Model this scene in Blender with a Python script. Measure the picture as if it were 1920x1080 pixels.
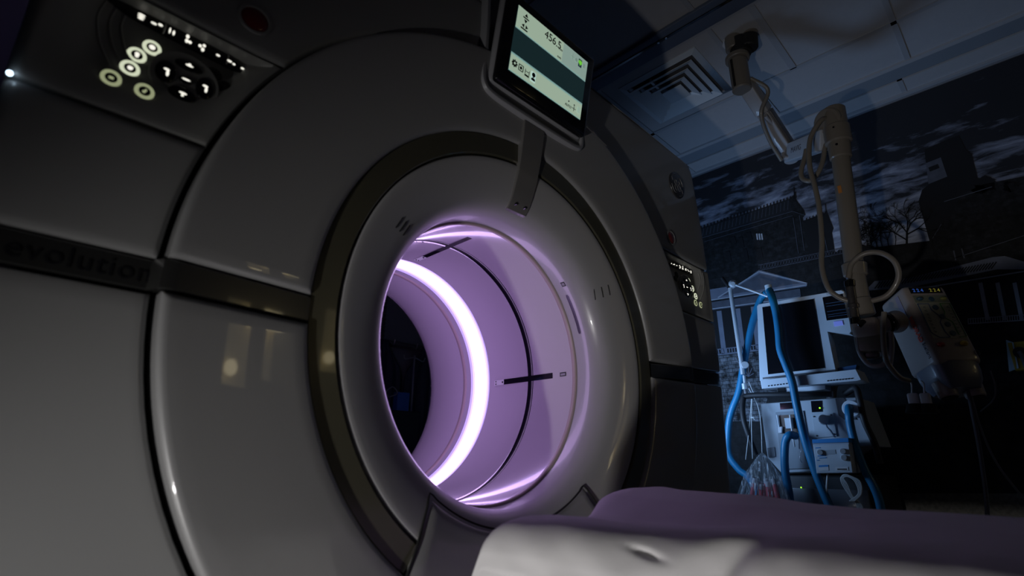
import bpy, math, random
from math import sin, cos, pi, sqrt, atan2, radians as rad
from mathutils import Vector, Matrix
SC = bpy.context.scene
COL = SC.collection
for o in list(bpy.data.objects):
    bpy.data.objects.remove(o)

# ------------------------------------------------------------ camera
FPX = 984.66
CAM = Vector((-.871, -.804, .762))
YAW, PIT, ROL = rad(44.898), rad(17.925), rad(.413)
FWD = Vector((sin(YAW)*cos(PIT), cos(YAW)*cos(PIT), sin(PIT)))
R0 = Vector((cos(YAW), -sin(YAW), 0)); U0 = R0.cross(FWD)
RGT = R0*cos(ROL) + U0*sin(ROL); UPV = -R0*sin(ROL) + U0*cos(ROL)
cd = bpy.data.cameras.new('camera'); cam = bpy.data.objects.new('camera', cd); COL.objects.link(cam)
cam.matrix_world = Matrix.Translation(CAM) @ Matrix((RGT, UPV, -FWD)).transposed().to_4x4()
cd.sensor_width = 36; cd.lens = FPX/1920*36; cd.clip_start = .02
cd.dof.use_dof = True; cd.dof.focus_distance = 2.1; cd.dof.aperture_fstop = 3.2
SC.camera = cam
# ------------------------------------------------------------ exposure, world
SC.view_settings.view_transform = 'Standard'; SC.view_settings.look = 'None'
SC.view_settings.exposure = 0; SC.view_settings.gamma = 1; SC.view_settings.use_curve_mapping = False
SC.cycles.use_denoising = True
SC.cycles.max_bounces = 10; SC.cycles.transparent_max_bounces = 12
SC.cycles.sample_clamp_indirect = 4
w = bpy.data.worlds.new('night'); SC.world = w; w.use_nodes = True
w.node_tree.nodes['Background'].inputs[0].default_value = (.35, .5, 1, 1)
w.node_tree.nodes['Background'].inputs[1].default_value = .004
# ------------------------------------------------------------ lights
def lamp(name, kind, loc, power, color, size=.04, aim=None, **kw):
    l = bpy.data.lights.new(name, kind); l.energy = power; l.color = color
    if kind in ('POINT', 'SPOT'): l.shadow_soft_size = size
    for k, v in kw.items(): setattr(l, k, v)
    o = bpy.data.objects.new(name, l); COL.objects.link(o); o.location = loc
    if aim: o.rotation_euler = (Vector(aim)-Vector(loc)).to_track_quat('-Z', 'Y').to_euler()
    return o
lamp('low_work_light', 'SPOT', (-1.7, -.52, .115), 49, (1, .98, .96), .03, aim=(-.30, -.25, .55), spot_size=rad(75), spot_blend=1)
lamp('blue_equipment_light', 'SPOT', (1.22, .62, .98), 38, (.34, .58, 1), .16, aim=(2.1, .2, 1.38), spot_size=rad(132), spot_blend=1)
lamp('blue_room_light', 'POINT', (-1.9, 2.2, 1.6), .25, (.1, .25, 1), .2)

# ------------------------------------------------------------ helpers
def at(px, py, x=None, y=None, z=None):
    r = (px-960)/FPX*RGT - (py-540)/FPX*UPV + FWD
    if x is not None: t = (x-CAM.x)/r.x
    elif y is not None: t = (y-CAM.y)/r.y
    else: t = (z-CAM.z)/r.z
    return CAM + r*t
M = {}
def mat(name, c, rough=.5, metal=0, coat=0, crough=.05, em=None, es=0, var=0, scale=8, bump=0, bscale=60, alpha=1, trans=0, spec=.5):
    m = bpy.data.materials.new(name); m.use_nodes = True; nt = m.node_tree; N = nt.nodes; L = nt.links
    p = N['Principled BSDF']
    p.inputs['Base Color'].default_value = (*c, 1); p.inputs['Roughness'].default_value = rough
    p.inputs['Metallic'].default_value = metal; p.inputs['Coat Weight'].default_value = coat
    p.inputs['Coat Roughness'].default_value = crough; p.inputs['Alpha'].default_value = alpha
    p.inputs['Transmission Weight'].default_value = trans; p.inputs['Specular IOR Level'].default_value = spec
    if em: p.inputs['Emission Color'].default_value = (*em, 1); p.inputs['Emission Strength'].default_value = es
    tc = N.new('ShaderNodeTexCoord')
    if var:
        n = N.new('ShaderNodeTexNoise'); n.inputs['Scale'].default_value = scale; n.inputs['Detail'].default_value = 6
        L.new(tc.outputs['Object'], n.inputs['Vector'])
        mx = N.new('ShaderNodeMix'); mx.data_type = 'RGBA'
        mx.inputs[6].default_value = (*[max(0, k*(1-var)) for k in c], 1); mx.inputs[7].default_value = (*[min(1, k*(1+var)) for k in c], 1)
        L.new(n.outputs['Fac'], mx.inputs[0]); L.new(mx.outputs[2], p.inputs['Base Color'])
    if bump:
        n = N.new('ShaderNodeTexNoise'); n.inputs['Scale'].default_value = bscale; n.inputs['Detail'].default_value = 4
        L.new(tc.outputs['Object'], n.inputs['Vector'])
        b = N.new('ShaderNodeBump'); b.inputs['Strength'].default_value = bump; b.inputs['Distance'].default_value = .002
        L.new(n.outputs['Fac'], b.inputs['Height']); L.new(b.outputs[0], p.inputs['Normal'])
    M[name] = m; return m
shell = mat('shell_plastic', (.28, .28, .28), .42, coat=.55, crough=.04, var=.02, scale=3)
shell2 = mat('ring_panel_plastic', (.27, .268, .27), .38, coat=.7, crough=.03, var=.02, scale=3)
dishm = mat('funnel_plastic', (.36, .355, .365), .30, coat=.5, crough=.05, var=.02, scale=3)
boreM = mat('bore_plastic', (.56, .51, .58), .22, coat=1, crough=.035, var=.02, scale=4)
olive = mat('olive_metal_trim', (.085, .08, .055), .3, metal=.2, coat=.6, crough=.04, var=.05)
darkgrey = mat('dark_grey_plastic', (.10, .10, .11), .35, coat=.3, var=.05)
black = mat('black_gloss', (.006, .006, .008), .12, coat=.4)
blackm = mat('black_matte', (.012, .012, .014), .6, var=.2)
gap = mat('dark_gap', (.01, .01, .01), .9, var=.1)
beige = mat('beige_seal', (.42, .33, .33), .45, coat=.2, var=.05)
ledcore = mat('ring_light_core', (1, 1, 1), .5, em=(.70, .46, 1), es=5.0)
ledside = mat('ring_light_diffuser', (.8, .8, .9), .5, em=(.62, .50, 1), es=1.1)
ledfar = mat('ring_light_outer_diffuser', (.8, .8, .9), .5, em=(.45, .34, 1), es=.5)
redm = mat('dark_red_plastic', (.16, .01, .01), .3, coat=.5, var=.1)
keyglow = mat('key_ring_glow', (.8, .85, .7), .4, em=(.80, .86, .62), es=.75)
keydim = mat('key_ring_dim_glow', (.8, .85, .6), .4, em=(.62, .68, .38), es=.4)
icong = mat('icon_glow', (.9, .9, .8), .4, em=(1, .97, .85), es=1.0)
chrome = mat('brushed_steel', (.6, .62, .65), .25, metal=1, var=.1, scale=30)
scrlight = mat('screen_pale_green', (.3, .35, .3), .3, em=(.38, .50, .38), es=.75)
scrpale = mat('screen_pale_blue_green', (.3, .35, .3), .3, em=(.33, .47, .41), es=.62)
scredge = mat('screen_teal_line', (.3, .35, .3), .3, em=(.22, .42, .42), es=.6)
scrhi = mat('screen_highlight', (.3, .35, .3), .3, em=(.5, .72, .66), es=.8)
scrdark = mat('screen_dark_teal', (.01, .02, .02), .25, em=(.012, .03, .034), es=.55)
scrblk = mat('screen_black_icon', (.004, .004, .004), .4)
scrfaint = mat('screen_faint_icon', (.3, .35, .3), .3, em=(.24, .36, .31), es=.6)
green = mat('screen_green_heart', (.05, .3, .02), .3, em=(.16, .55, .05), es=.8)
greenled = mat('green_indicator', (.1, .5, .02), .3, em=(.35, 1, .02), es=1.5)
whiteled = mat('white_indicator', (1, 1, 1), .3, em=(.6, .8, 1), es=5)
cloth = mat('lilac_grey_cloth', (.76, .74, .75), .85, var=.04, scale=12, bump=.25, bscale=700)
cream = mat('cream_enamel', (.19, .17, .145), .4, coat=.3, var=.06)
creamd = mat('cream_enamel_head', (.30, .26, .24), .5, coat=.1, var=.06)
vent_w = mat('ventilator_white', (.55, .6, .65), .5, coat=.2, var=.05)
vent_g = mat('ventilator_grey', (.38, .42, .46), .5, var=.06)
hoseb = mat('blue_corrugated_hose', (.006, .17, .34), .5, coat=.1, var=.1, scale=20)
cordm = mat('white_cord', (.6, .62, .62), .5, var=.1)
lblw = mat('label_white', (.7, .7, .72), .5, var=.05)
lblb = mat('label_blue', (.03, .25, .6), .5, var=.05)
lilacscr = mat('small_lilac_display', (.3, .35, .8), .3, em=(.2, .25, .8), es=.22)
tilem = mat('ceiling_tile', (.42, .42, .44), .85, var=.05, scale=40, bump=.4, bscale=300)
tbar = mat('ceiling_bar', (.36, .37, .40), .6, var=.05)
coverM = mat('ceiling_cove', (.22, .25, .29), .7, var=.05)
wallm = mat('painted_wall', (.22, .24, .28), .8, var=.06, bump=.2)
floorm = mat('vinyl_floor', (.2, .2, .22), .4, coat=.2, var=.1)
redtxt = mat('red_lettering', (.7, .07, .03), .5)
greytxt = mat('grey_lettering', (.12, .12, .14), .5)
redbtn = mat('red_button', (.35, .02, .01), .4, coat=.3)
yelbtn = mat('yellow_button', (.6, .42, .02), .4, coat=.3)

LOC = {}
class MB:
    def __init__(s): s.v = []; s.f = []
    def add(s, vs, fs):
        b = len(s.v); s.v += [Vector(p) for p in vs]; s.f += [tuple(b+i for i in f) for f in fs]; return s
    def grid(s, rows, closed=False, flip=False):
        n = len(rows[0]); b = len(s.v)
        for r in rows: s.v += [Vector(p) for p in r]
        for i in range(len(rows)-1):
            for j in range(n if closed else n-1):
                a, c = b+i*n+j, b+i*n+(j+1) % n
                q = (a, c, c+n, a+n); s.f.append(q[::-1] if flip else q)
        return s
    def box(s, c, d, R=None, bev=0):
        x, y, z = [k/2 for k in d]; R = R or Matrix.Identity(3); c = Vector(c); e = min(bev, x*.95, y*.95, z*.95)
        if e <= 0:
            vs = [c+R@Vector((sx*x, sy*y, sz*z)) for sx in (-1, 1) for sy in (-1, 1) for sz in (-1, 1)]
            return s.add(vs, [(0, 1, 3, 2), (4, 6, 7, 5), (0, 4, 5, 1), (2, 3, 7, 6), (0, 2, 6, 4), (1, 5, 7, 3)])
        import bmesh
        bm = bmesh.new(); bmesh.ops.create_cube(bm, size=1)
        for v in bm.verts: v.co = Vector((v.co.x*2*x, v.co.y*2*y, v.co.z*2*z))
        bmesh.ops.bevel(bm, geom=bm.edges[:], offset=e, segments=3, profile=.5, affect='EDGES')
        bm.verts.index_update()
        s.add([c+R@v.co for v in bm.verts], [tuple(v.index for v in f.verts) for f in bm.faces]); bm.free(); return s
    def cyl(s, p0, p1, r0, r1=None, n=24, prof=None):
        p0, p1 = Vector(p0), Vector(p1); r1 = r0 if r1 is None else r1
        ax = (p1-p0); L = ax.length; ax.normalize()
        u = ax.orthogonal().normalized(); w_ = ax.cross(u)
        e = min(r0, r1, L)*.12
        pr = prof or [(0, 0), (r0-e, 0), (r0, e/L), (r1, 1-e/L), (r1-e, 1), (0, 1)]
        rows = [[p0+ax*(t*L)+(u*cos(2*pi*k/n)+w_*sin(2*pi*k/n))*max(r, 1e-5) for k in range(n)] for r, t in pr]
        return s.grid(rows, True, True)
    def tube(s, pts, r, n=12, sub=8, corr=0, pitch=.005):
        P = [Vector(p) for p in pts]
        if len(P) > 2:
            Q = []
            E = [2*P[0]-P[1]]+P+[2*P[-1]-P[-2]]
            for i in range(1, len(E)-2):
                a, b, c, d = E[i-1:i+3]
                for k in range(sub):
                    t = k/sub; Q.append(.5*((2*b)+(c-a)*t+(2*a-5*b+4*c-d)*t*t+(3*b-3*c+d-a)*t**3))
            Q.append(P[-1]); P = Q
        if corr:
            D = [0]
            for a, b in zip(P, P[1:]): D.append(D[-1]+(b-a).length)
            T = D[-1]; m = int(T/pitch*2); Q = []; j = 0
            for k in range(m+1):
                x = T*k/m
                while j < len(D)-2 and D[j+1] < x: j += 1
                t = (x-D[j])/max(D[j+1]-D[j], 1e-9); Q.append(P[j].lerp(P[j+1], t))
            P = Q
        rows = []; u = None
        for i, p in enumerate(P):
            t = (P[min(i+1, len(P)-1)]-P[max(i-1, 0)]).normalized()
            u = t.orthogonal().normalized() if u is None else (u-t*u.dot(t)).normalized()
            w_ = t.cross(u); rr = r*(1-corr*(i % 2))
            rows.append([p+(u*cos(2*pi*k/n)+w_*sin(2*pi*k/n))*rr for k in range(n)])
        rows = [[P[0]]*n]+rows+[[P[-1]]*n]
        return s.grid(rows, True, True)
    def lathe(s, prof, c=(0, 0, 1.0), a0=0, a1=2*pi, n=128):   # about the y axis; prof = (radius, y)
        full = abs(a1-a0-2*pi) < 1e-6
        rows = [[(c[0]+r*cos(a0+(a1-a0)*k/n), y+c[1], c[2]+r*sin(a0+(a1-a0)*k/n)) for k in range(n if full else n+1)] for r, y in prof]
        return s.grid(rows, full)
    def ball(s, c, r, n=14):
        c = Vector(c); r = Vector((r, r, r)) if not hasattr(r, '__len__') else Vector(r)
        rows = [[c+Vector((r.x*sin(pi*i/n)*cos(2*pi*k/(2*n)), r.y*sin(pi*i/n)*sin(2*pi*k/(2*n)), r.z*cos(pi*i/n))) for k in range(2*n)] for i in range(n+1)]
        return s.grid(rows, True, True)
    def prism(s, poly, off, inset=0):   # polygon in 3D, extruded by vector off (poly = front)
        n = len(poly); P = [Vector(p) for p in poly]; off = Vector(off)
        Q = [p+off for p in P]
        if inset:
            c = sum(P, Vector())/n
            Fp = [p+(c-p).normalized()*inset for p in P]; Mi = [p+off.normalized()*inset for p in P]
            b = len(s.v); s.v += Fp+Mi+Q
            s.f += [tuple(b+i for i in range(n)), tuple(b+2*n+i for i in reversed(range(n)))]
            for k in (0, n):
                s.f += [(b+k+i, b+k+n+i, b+k+n+(i+1) % n, b+k+(i+1) % n) for i in range(n)]
            return s
        return s.add(P+Q, [tuple(range(n)), tuple(reversed(range(n, 2*n)))]+[(i, n+i, n+(i+1) % n, (i+1) % n) for i in range(n)])
    def obj(s, name, m, parent=None, angle=35, fix=True):
        L = LOC.get(parent, Vector()) if parent else Vector()
        me = bpy.data.meshes.new(name); me.from_pydata([tuple(v-L) for v in s.v], [], s.f)
        if fix:
            import bmesh
            bm = bmesh.new(); bm.from_mesh(me); bmesh.ops.remove_doubles(bm, verts=bm.verts, dist=1e-6)
            bmesh.ops.dissolve_degenerate(bm, dist=1e-7, edges=bm.edges)
            bmesh.ops.recalc_face_normals(bm, faces=bm.faces); bm.to_mesh(me); bm.free()
        me.materials.append(m)
        me.shade_smooth(); me.set_sharp_from_angle(angle=rad(angle))
        o = bpy.data.objects.new(name, me); COL.objects.link(o)
        if parent: o.parent = parent
        LOC[o] = L
        return o
def tag(o, label, cat, group=None):
    o['label'] = label; o['category'] = cat
    if group: o['group'] = group
    return o
def thing(name, loc, label, cat, group=None):
    o = bpy.data.objects.new(name, None); COL.objects.link(o); o.location = loc; o.empty_display_size = .05
    LOC[o] = Vector(loc); return tag(o, label, cat, group)
def struct(name, mb, m): o = mb.obj(name, m); o['kind'] = 'structure'; return o
def text(s_, name, m, O, X, Yv, size, parent, ext=.0004, spacing=1, align='CENTER', bold=0, fit=0):
    cu = bpy.data.curves.new(name, 'FONT'); cu.body = s_; cu.size = size; cu.extrude = ext; cu.align_x = align; cu.align_y = 'CENTER'
    cu.space_character = spacing; cu.offset = bold
    t = bpy.data.objects.new(name, cu); COL.objects.link(t)
    bpy.context.view_layer.update()
    me = bpy.data.meshes.new_from_object(t.evaluated_get(bpy.context.evaluated_depsgraph_get()))
    bpy.data.objects.remove(t); me.materials.clear(); me.materials.append(m); me.name = name
    if fit:
        xs_ = [v.co.x for v in me.vertices]; me.transform(Matrix.Diagonal((fit/(max(xs_)-min(xs_)), 1, 1, 1)))
    X = Vector(X).normalized(); Yv = Vector(Yv); Yv = (Yv-X*Yv.dot(X)).normalized(); Z = X.cross(Yv)
    L = LOC.get(parent, Vector())
    me.transform(Matrix.Translation(Vector(O)-L) @ Matrix((X, Yv, Z)).transposed().to_4x4())
    o = bpy.data.objects.new(name, me); COL.objects.link(o); o.parent = parent; LOC[o] = L; return o
def lerp(a, b, t): return a+(b-a)*t
def interp(x, xs, ys):
    if x <= xs[0]: return ys[0]
    for i in range(len(xs)-1):
        if x <= xs[i+1]: return lerp(ys[i], ys[i+1], (x-xs[i])/(xs[i+1]-xs[i]))
    return ys[-1]
def sstep(a, b, x): t = min(1, max(0, (x-a)/(b-a))); return t*t*(3-2*t)

# ------------------------------------------------------------ room shell
HC = 2.64; WX = 2.27
struct('floor', MB().box((0, 0, -.05), (6.4, 9, .1)), floorm)
b = MB(); b.box((-.55, 0, HC+.03), (5.2, 9, .06)); struct('ceiling', b, tilem)
b = MB(); b.box((WX+.05, 0, 1.35), (.1, 9, 2.7)); struct('wall_right', b, wallm)
struct('wall_back', MB().box((-.5, 3.05, 1.35), (5.5, .1, 2.7)), wallm)
struct('wall_left', MB().box((-3.05, 0, 1.35), (.1, 9, 2.7)), wallm)
# wall behind the camera, with a lit doorway
b = MB(); FY = -3.6
b.box((-.78, FY, 1.35), (4.64, .1, 2.7)); b.box((1.91, FY, .77), (.74, .1, 1.54)); b.box((1.91, FY, 2.4), (.74, .1, .6))
struct('wall_front', b, wallm)
warm = mat('lit_room_beyond', (.8, .7, .4), .6, em=(1, .86, .55), es=.35, var=.2)
warmhot = mat('glowing_lamp', (.8, .7, .4), .6, em=(1, .84, .5), es=5)
struct('window_1', MB().box((1.91, FY-.35, 1.82), (1.1, .02, .9)), warm)
b = MB(); b.box((1.86, FY, 1.82), (.075, .12, .60)); b.box((1.91, FY, 1.545), (.76, .12, .03)); b.box((2.08, FY-.1, 1.60), (.3, .06, .14))
struct('trim_1', b, blackm)
tag(MB().ball((1.80, FY-.25, 1.74), .055).obj('desk_lamp', warmhot), 'round glowing lamp behind the control room window', 'lamp')
tag(MB().box((2.12, FY-.25, 2.11), (.34, .12, .03), bev=.005).obj('strip_light', warmhot), 'slim warm strip light behind the control room window', 'lamp')
# ceiling grid bars
n_ = 1
def bar(x0, y0, x1, y1, w_=.024, m=tbar, h=.006):
    global n_
    n_ += 1
    b = MB(); b.box(((x0+x1)/2, (y0+y1)/2, HC-h/2), (abs(x1-x0) or w_, abs(y1-y0) or w_, h)); return struct('trim_%d' % n_, b, m)
bar(1.664, -3.5, 1.664, 3)
bar(1.11, -3.5, 1.11, 3, .022)
for y in (-3.16, -2.54, -1.92, -1.3, -.68, -.07, .54, 1.16, 1.78, 2.4):
    bar(1.12, y, 1.98, y, .022)
    bar(-.9, y-.0, 1.0, y, .022)
bar(1.12, -.26, 1.66, -.26, .03)
for x in (.45, -.16, -.77): bar(x, -3.5, x, 3, .022)
# cove and border along the mural wall
n_ += 1; struct('trim_%d' % n_, MB().box((1.995, 0, HC-.006), (.028, 9, .012)), tilem)
n_ += 1; struct('trim_%d' % n_, MB().box((2.065, 0, HC-.002), (.115, 9, .004)), coverM)
n_ += 1; struct('trim_%d' % n_, MB().box((2.2, 0, HC-.005), (.14, 9, .01)), tilem)
n_ += 1; struct('trim_%d' % n_, MB().box((2.258, 0, HC-.015), (.02, 9, .02)), tbar)
for y in (-.62, .57): bar(2.13, y, 2.25, y, .022, tbar, .014)
# curtain rail on the ceiling
t = thing('ceiling_rail', (1.03, 0, HC), 'dark grooved curtain rail running along the tiled ceiling above the scanner', 'rail')
MB().box((1.03, 0, HC-.009), (.13, 6.4, .018), bev=.004).obj('rail_body', mat('rail_dark', (.10, .13, .2), .5, var=.1), t)
MB().box((1.01, 0, HC-.020), (.012, 6.4, .006)).obj('rail_groove', black, t)
for y in (.085, .125): MB().cyl((1.012, y, HC-.024), (1.012, y, HC-.018), .006).obj('screw', chrome, t)
# ceiling air diffuser
VC = Vector((1.39, .24, HC))
t = thing('air_vent', VC, 'square white louvred air diffuser set in the ceiling tiles', 'air vent')
b = MB()
def sqring(b, c, h0, z0, h1, z1, th=.004):
    for k in range(4):
        a = k*pi/2; R = Matrix.Rotation(a, 3, 'Z')
        P = [Vector((-h0, -h0, z0)), Vector((h0, -h0, z0)), Vector((h1, -h1, z1)), Vector((-h1, -h1, z1))]
        Q = [p+Vector((0, 0, -th)) for p in P]
        vs = [c+R@p for p in P+Q]; b.add(vs, [(0, 1, 2, 3), (7, 6, 5, 4), (0, 4, 5, 1), (1, 5, 6, 2), (2, 6, 7, 3), (3, 7, 4, 0)])
sqring(b, VC, .215, 0, .185, -.008); b.obj('vent_frame', vent_w, t)
MB().box(VC+Vector((0, 0, -.003)), (.36, .36, .004)).obj('vent_throat', darkgrey, t)
for i, h in enumerate((.175, .135, .095)):
    b = MB(); sqring(b, VC, h, -.026-.003*i, h-.034, -.008-.003*i); b.obj('louvre', vent_w, t)
b = MB(); b.box(VC+Vector((0, 0, -.034)), (.11, .11, .006), bev=.002); b.obj('centre_plate', vent_w, t)
b = MB()
b.box(VC+Vector((-.12, .05, -.018)), (.10, .012, .02))
b.obj('brace', vent_w, t)

# ------------------------------------------------------------ mural
mur = thing('wall_mural', (WX-.002, 0, 1.3), 'dark photographic wall mural of a moonlit museum, trees and columned pavilions', 'mural')
def skymat():
    m = bpy.data.materials.new('mural_night_sky'); m.use_nodes = True; nt = m.node_tree; N = nt.nodes; L = nt.links; p = N['Principled BSDF']
    tc = N.new('ShaderNodeTexCoord'); mp = N.new('ShaderNodeMapping'); mp.inputs['Scale'].default_value = (1, 1.5, 5.5); mp.inputs['Rotation'].default_value = (rad(-7), 0, 0)
    L.new(tc.outputs['Object'], mp.inputs['Vector'])
    n = N.new('ShaderNodeTexNoise'); n.inputs['Scale'].default_value = 3.1; n.inputs['Detail'].default_value = 10; n.inputs['Roughness'].default_value = .62; n.inputs['Distortion'].default_value = .35
    L.new(mp.outputs[0], n.inputs['Vector'])
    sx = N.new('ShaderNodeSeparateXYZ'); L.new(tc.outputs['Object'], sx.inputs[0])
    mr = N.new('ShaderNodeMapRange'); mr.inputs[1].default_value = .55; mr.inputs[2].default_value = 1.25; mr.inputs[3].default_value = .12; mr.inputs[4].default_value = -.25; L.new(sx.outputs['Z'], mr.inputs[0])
    my = N.new('ShaderNodeMapRange'); my.inputs[1].default_value = .1; my.inputs[2].default_value = -.9; my.inputs[3].default_value = .02; my.inputs[4].default_value = -.10; L.new(sx.outputs['Y'], my.inputs[0])  # light falloff painted into the sky colour: clouds darken towards the right
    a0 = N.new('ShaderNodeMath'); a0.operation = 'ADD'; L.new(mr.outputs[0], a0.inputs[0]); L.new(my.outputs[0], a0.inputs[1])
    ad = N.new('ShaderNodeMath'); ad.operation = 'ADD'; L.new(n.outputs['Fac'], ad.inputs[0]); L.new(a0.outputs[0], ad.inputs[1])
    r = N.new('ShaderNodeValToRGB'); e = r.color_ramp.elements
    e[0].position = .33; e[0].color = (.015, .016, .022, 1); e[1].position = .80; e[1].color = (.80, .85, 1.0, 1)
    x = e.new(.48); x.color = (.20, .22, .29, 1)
    L.new(ad.outputs[0], r.inputs[0]); L.new(r.outputs[0], p.inputs['Base Color']); p.inputs['Roughness'].default_value = .8
    return m
def stonemat(name, c1, c2, sc=(9, 18)):
    m = bpy.data.materials.new(name); m.use_nodes = True; nt = m.node_tree; N = nt.nodes; L = nt.links; p = N['Principled BSDF']
    tc = N.new('ShaderNodeTexCoord'); mp = N.new('ShaderNodeMapping'); mp.inputs['Rotation'].default_value = (0, 0, 0)
    sx = N.new('ShaderNodeSeparateXYZ'); cx = N.new('ShaderNodeCombineXYZ'); L.new(tc.outputs['Object'], sx.inputs[0])
    L.new(sx.outputs['Y'], cx.inputs[0]); L.new(sx.outputs['Z'], cx.inputs[1])
    br = N.new('ShaderNodeTexBrick'); br.inputs['Scale'].default_value = sc[0]; br.inputs['Mortar Size'].default_value = .022; br.inputs['Mortar Smooth'].default_value = .6
    br.inputs['Color1'].default_value = (*c1, 1); br.inputs['Color2'].default_value = (*c2, 1); br.inputs['Mortar'].default_value = (.01, .01, .012, 1)
    L.new(cx.outputs[0], br.inputs['Vector'])
    n = N.new('ShaderNodeTexNoise'); n.inputs['Scale'].default_value = sc[1]; n.inputs['Detail'].default_value = 8; n.inputs['Roughness'].default_value = .7
    L.new(tc.outputs['Object'], n.inputs['Vector'])
    r = N.new('ShaderNodeValToRGB'); r.color_ramp.elements[0].position = .38; r.color_ramp.elements[1].position = .66
    L.new(n.outputs['Fac'], r.inputs[0])
    mx = N.new('ShaderNodeMix'); mx.data_type = 'RGBA'; mx.blend_type = 'MULTIPLY'; mx.inputs[0].default_value = 1
    L.new(br.outputs[0], mx.inputs[6]); L.new(r.outputs[0], mx.inputs[7]); L.new(mx.outputs[2], p.inputs['Base Color']); p.inputs['Roughness'].default_value = .8
    return m
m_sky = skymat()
m_ground = stonemat('mural_dark_ground', (.022, .023, .027), (.013, .014, .017), (6, 14))
m_stone = stonemat('mural_pale_stone', (.26, .28, .32), (.17, .19, .22), (11, 22))
m_mans = stonemat('mural_dark_masonry', (.026, .028, .034), (.010, .011, .014), (14, 30))
m_roof = mat('mural_dark_roof', (.013, .014, .018), .8, var=.5, scale=60)
m_ink = mat('mural_ink', (.006, .006, .008), .8, var=.3)
m_white = mat('mural_pale_plaster', (.17, .19, .25), .8, var=.25, scale=25)
m_mid = mat('mural_mid_grey', (.085, .092, .12), .8, var=.4, scale=30)
m_rock = mat('mural_rocky_bank', (.10, .095, .085), .8, var=.9, scale=70)
XM = WX-.004
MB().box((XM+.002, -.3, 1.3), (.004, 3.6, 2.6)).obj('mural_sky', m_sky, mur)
lay = [0]
def mpoly(name, pts, m, ext=None, d=None):
    lay[0] += 1
    x = XM-.0012*(d if d else 1)
    b = MB(); P = [at(px, py, x=x) for px, py in pts]
    n = Vector((0, 0, 0))
    for a, c in zip(P, P[1:]+P[:1]): n += a.cross(c)
    if n.x > 0: P = P[::-1]
    b.prism(P, (.0011, 0, 0)); return b.obj(name, m, mur, fix=False)
mpoly('mural_ground', [(1250, 542), (1300, 524), (1420, 500), (1520, 478), (1600, 468), (1740, 452), (1830, 430), (1940, 400), (1940, 1100), (1250, 1100)], m_ground, d=1)
mpoly('mural_museum', [(1290, 436), (1311, 430), (1480, 373), (1487, 366), (1508, 395), (1510, 403), (1505, 408), (1518, 482), (1420, 508), (1290, 532)], m_mans, d=2)
mpoly('mural_museum_roof', [(1296, 434), (1311, 429), (1480, 373), (1486, 395), (1315, 446), (1296, 450)], m_roof, d=3)
b_ = mpoly('mural_museum_wing', [(1506, 414), (1545, 400), (1549, 393), (1563, 428), (1560, 436), (1566, 475), (1518, 484)], m_ink, d=2)
b = MB()
def mrect(b, a, c, w_, d):      # printed stroke from pixel a to pixel c, w_ pixels wide
    x = XM-.0012*d
    p, q = Vector(a), Vector(c); t_ = (q-p).normalized(); n = Vector((-t_.y, t_.x))*w_/2
    P = [at(*(k), x=x) for k in (p+n, q+n, q-n, p-n)]
    nn = Vector()
    for e, f in zip(P, P[1:]+P[:1]): nn += e.cross(f)
    if nn.x > 0: P = P[::-1]
    b.prism(P, (.0011, 0, 0))
for k in range(30):
    t_ = k/29; x, y = lerp(1302, 1482, t_), lerp(432, 372, t_)
    mrect(b, (x, y+2), (x-.5, y-3.5), 2, 4)
for k in range(6):
    t_ = k/5; x, y = lerp(1512, 1543, t_), lerp(412, 401, t_); mrect(b, (x, y+2), (x-.5, y-3), 1.6, 4)
mrect(b, (1489, 372), (1488.5, 350), 1.2, 4); mrect(b, (1491, 372), (1490, 360), 4, 4); mrect(b, (1549, 398), (1547, 382), 1.2, 4)
b.obj('mural_roof_finials', m_ink, mur, fix=False)
b = MB()
for k in range(26):
    t_ = k/25; x, y = lerp(1306, 1478, t_), lerp(433, 376, t_); mrect(b, (x, y), (x-3+t_*2, y+14+t_*3), .7, 5)
for x0, y0, x1, y1 in ((1487, 408, 1497, 475), (1499, 404, 1508, 470), (1545, 440, 1552, 473)): mrect(b, (x0, y0), (x1, y1), 1, 5)
mrect(b, (1486, 396), (1510, 404), .8, 5); mrect(b, (1316, 446), (1486, 396), .8, 5); mrect(b, (1321, 453), (1486, 404), .6, 5)
b.obj('mural_roof_lines', mat('mural_thin_line', (.08, .09, .12), .8, var=.3), mur, fix=False)
b = MB()
for x in (1420, 1424.5, 1429): mrect(b, (x-1.2, 438), (x+.4, 449.5), 2.6, 5)
b.obj('mural_lit_window', mat('mural_lit_pane', (.5, .53, .6), .8, var=.2), mur, fix=False)
for x, y, h in ((1390, 455, 20), (1405, 443, 14), (1366, 482, 20), (1398, 478, 22), (1375, 450, 12), (1425, 475, 18)):
    b = MB(); mrect(b, (x-2, y-h/2), (x+2, y+h/2), 8, 5); b.obj('mural_dark_window', m_ink, mur, fix=False)
random.seed(3)
b = MB()
for k in range(34):    # fence below the museum
    x = lerp(1425, 1600, k/33); y = lerp(500, 466, k/33); mrect(b, (x, y+5), (x+4, y-4), .7, 5); mrect(b, (x+4, y+5), (x, y-4), .7, 5)
mrect(b, (1422, 497), (1600, 461), 1, 5); mrect(b, (1424, 507), (1600, 471), 1, 5)
b.obj('mural_railing', m_mid, mur, fix=False)
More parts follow.
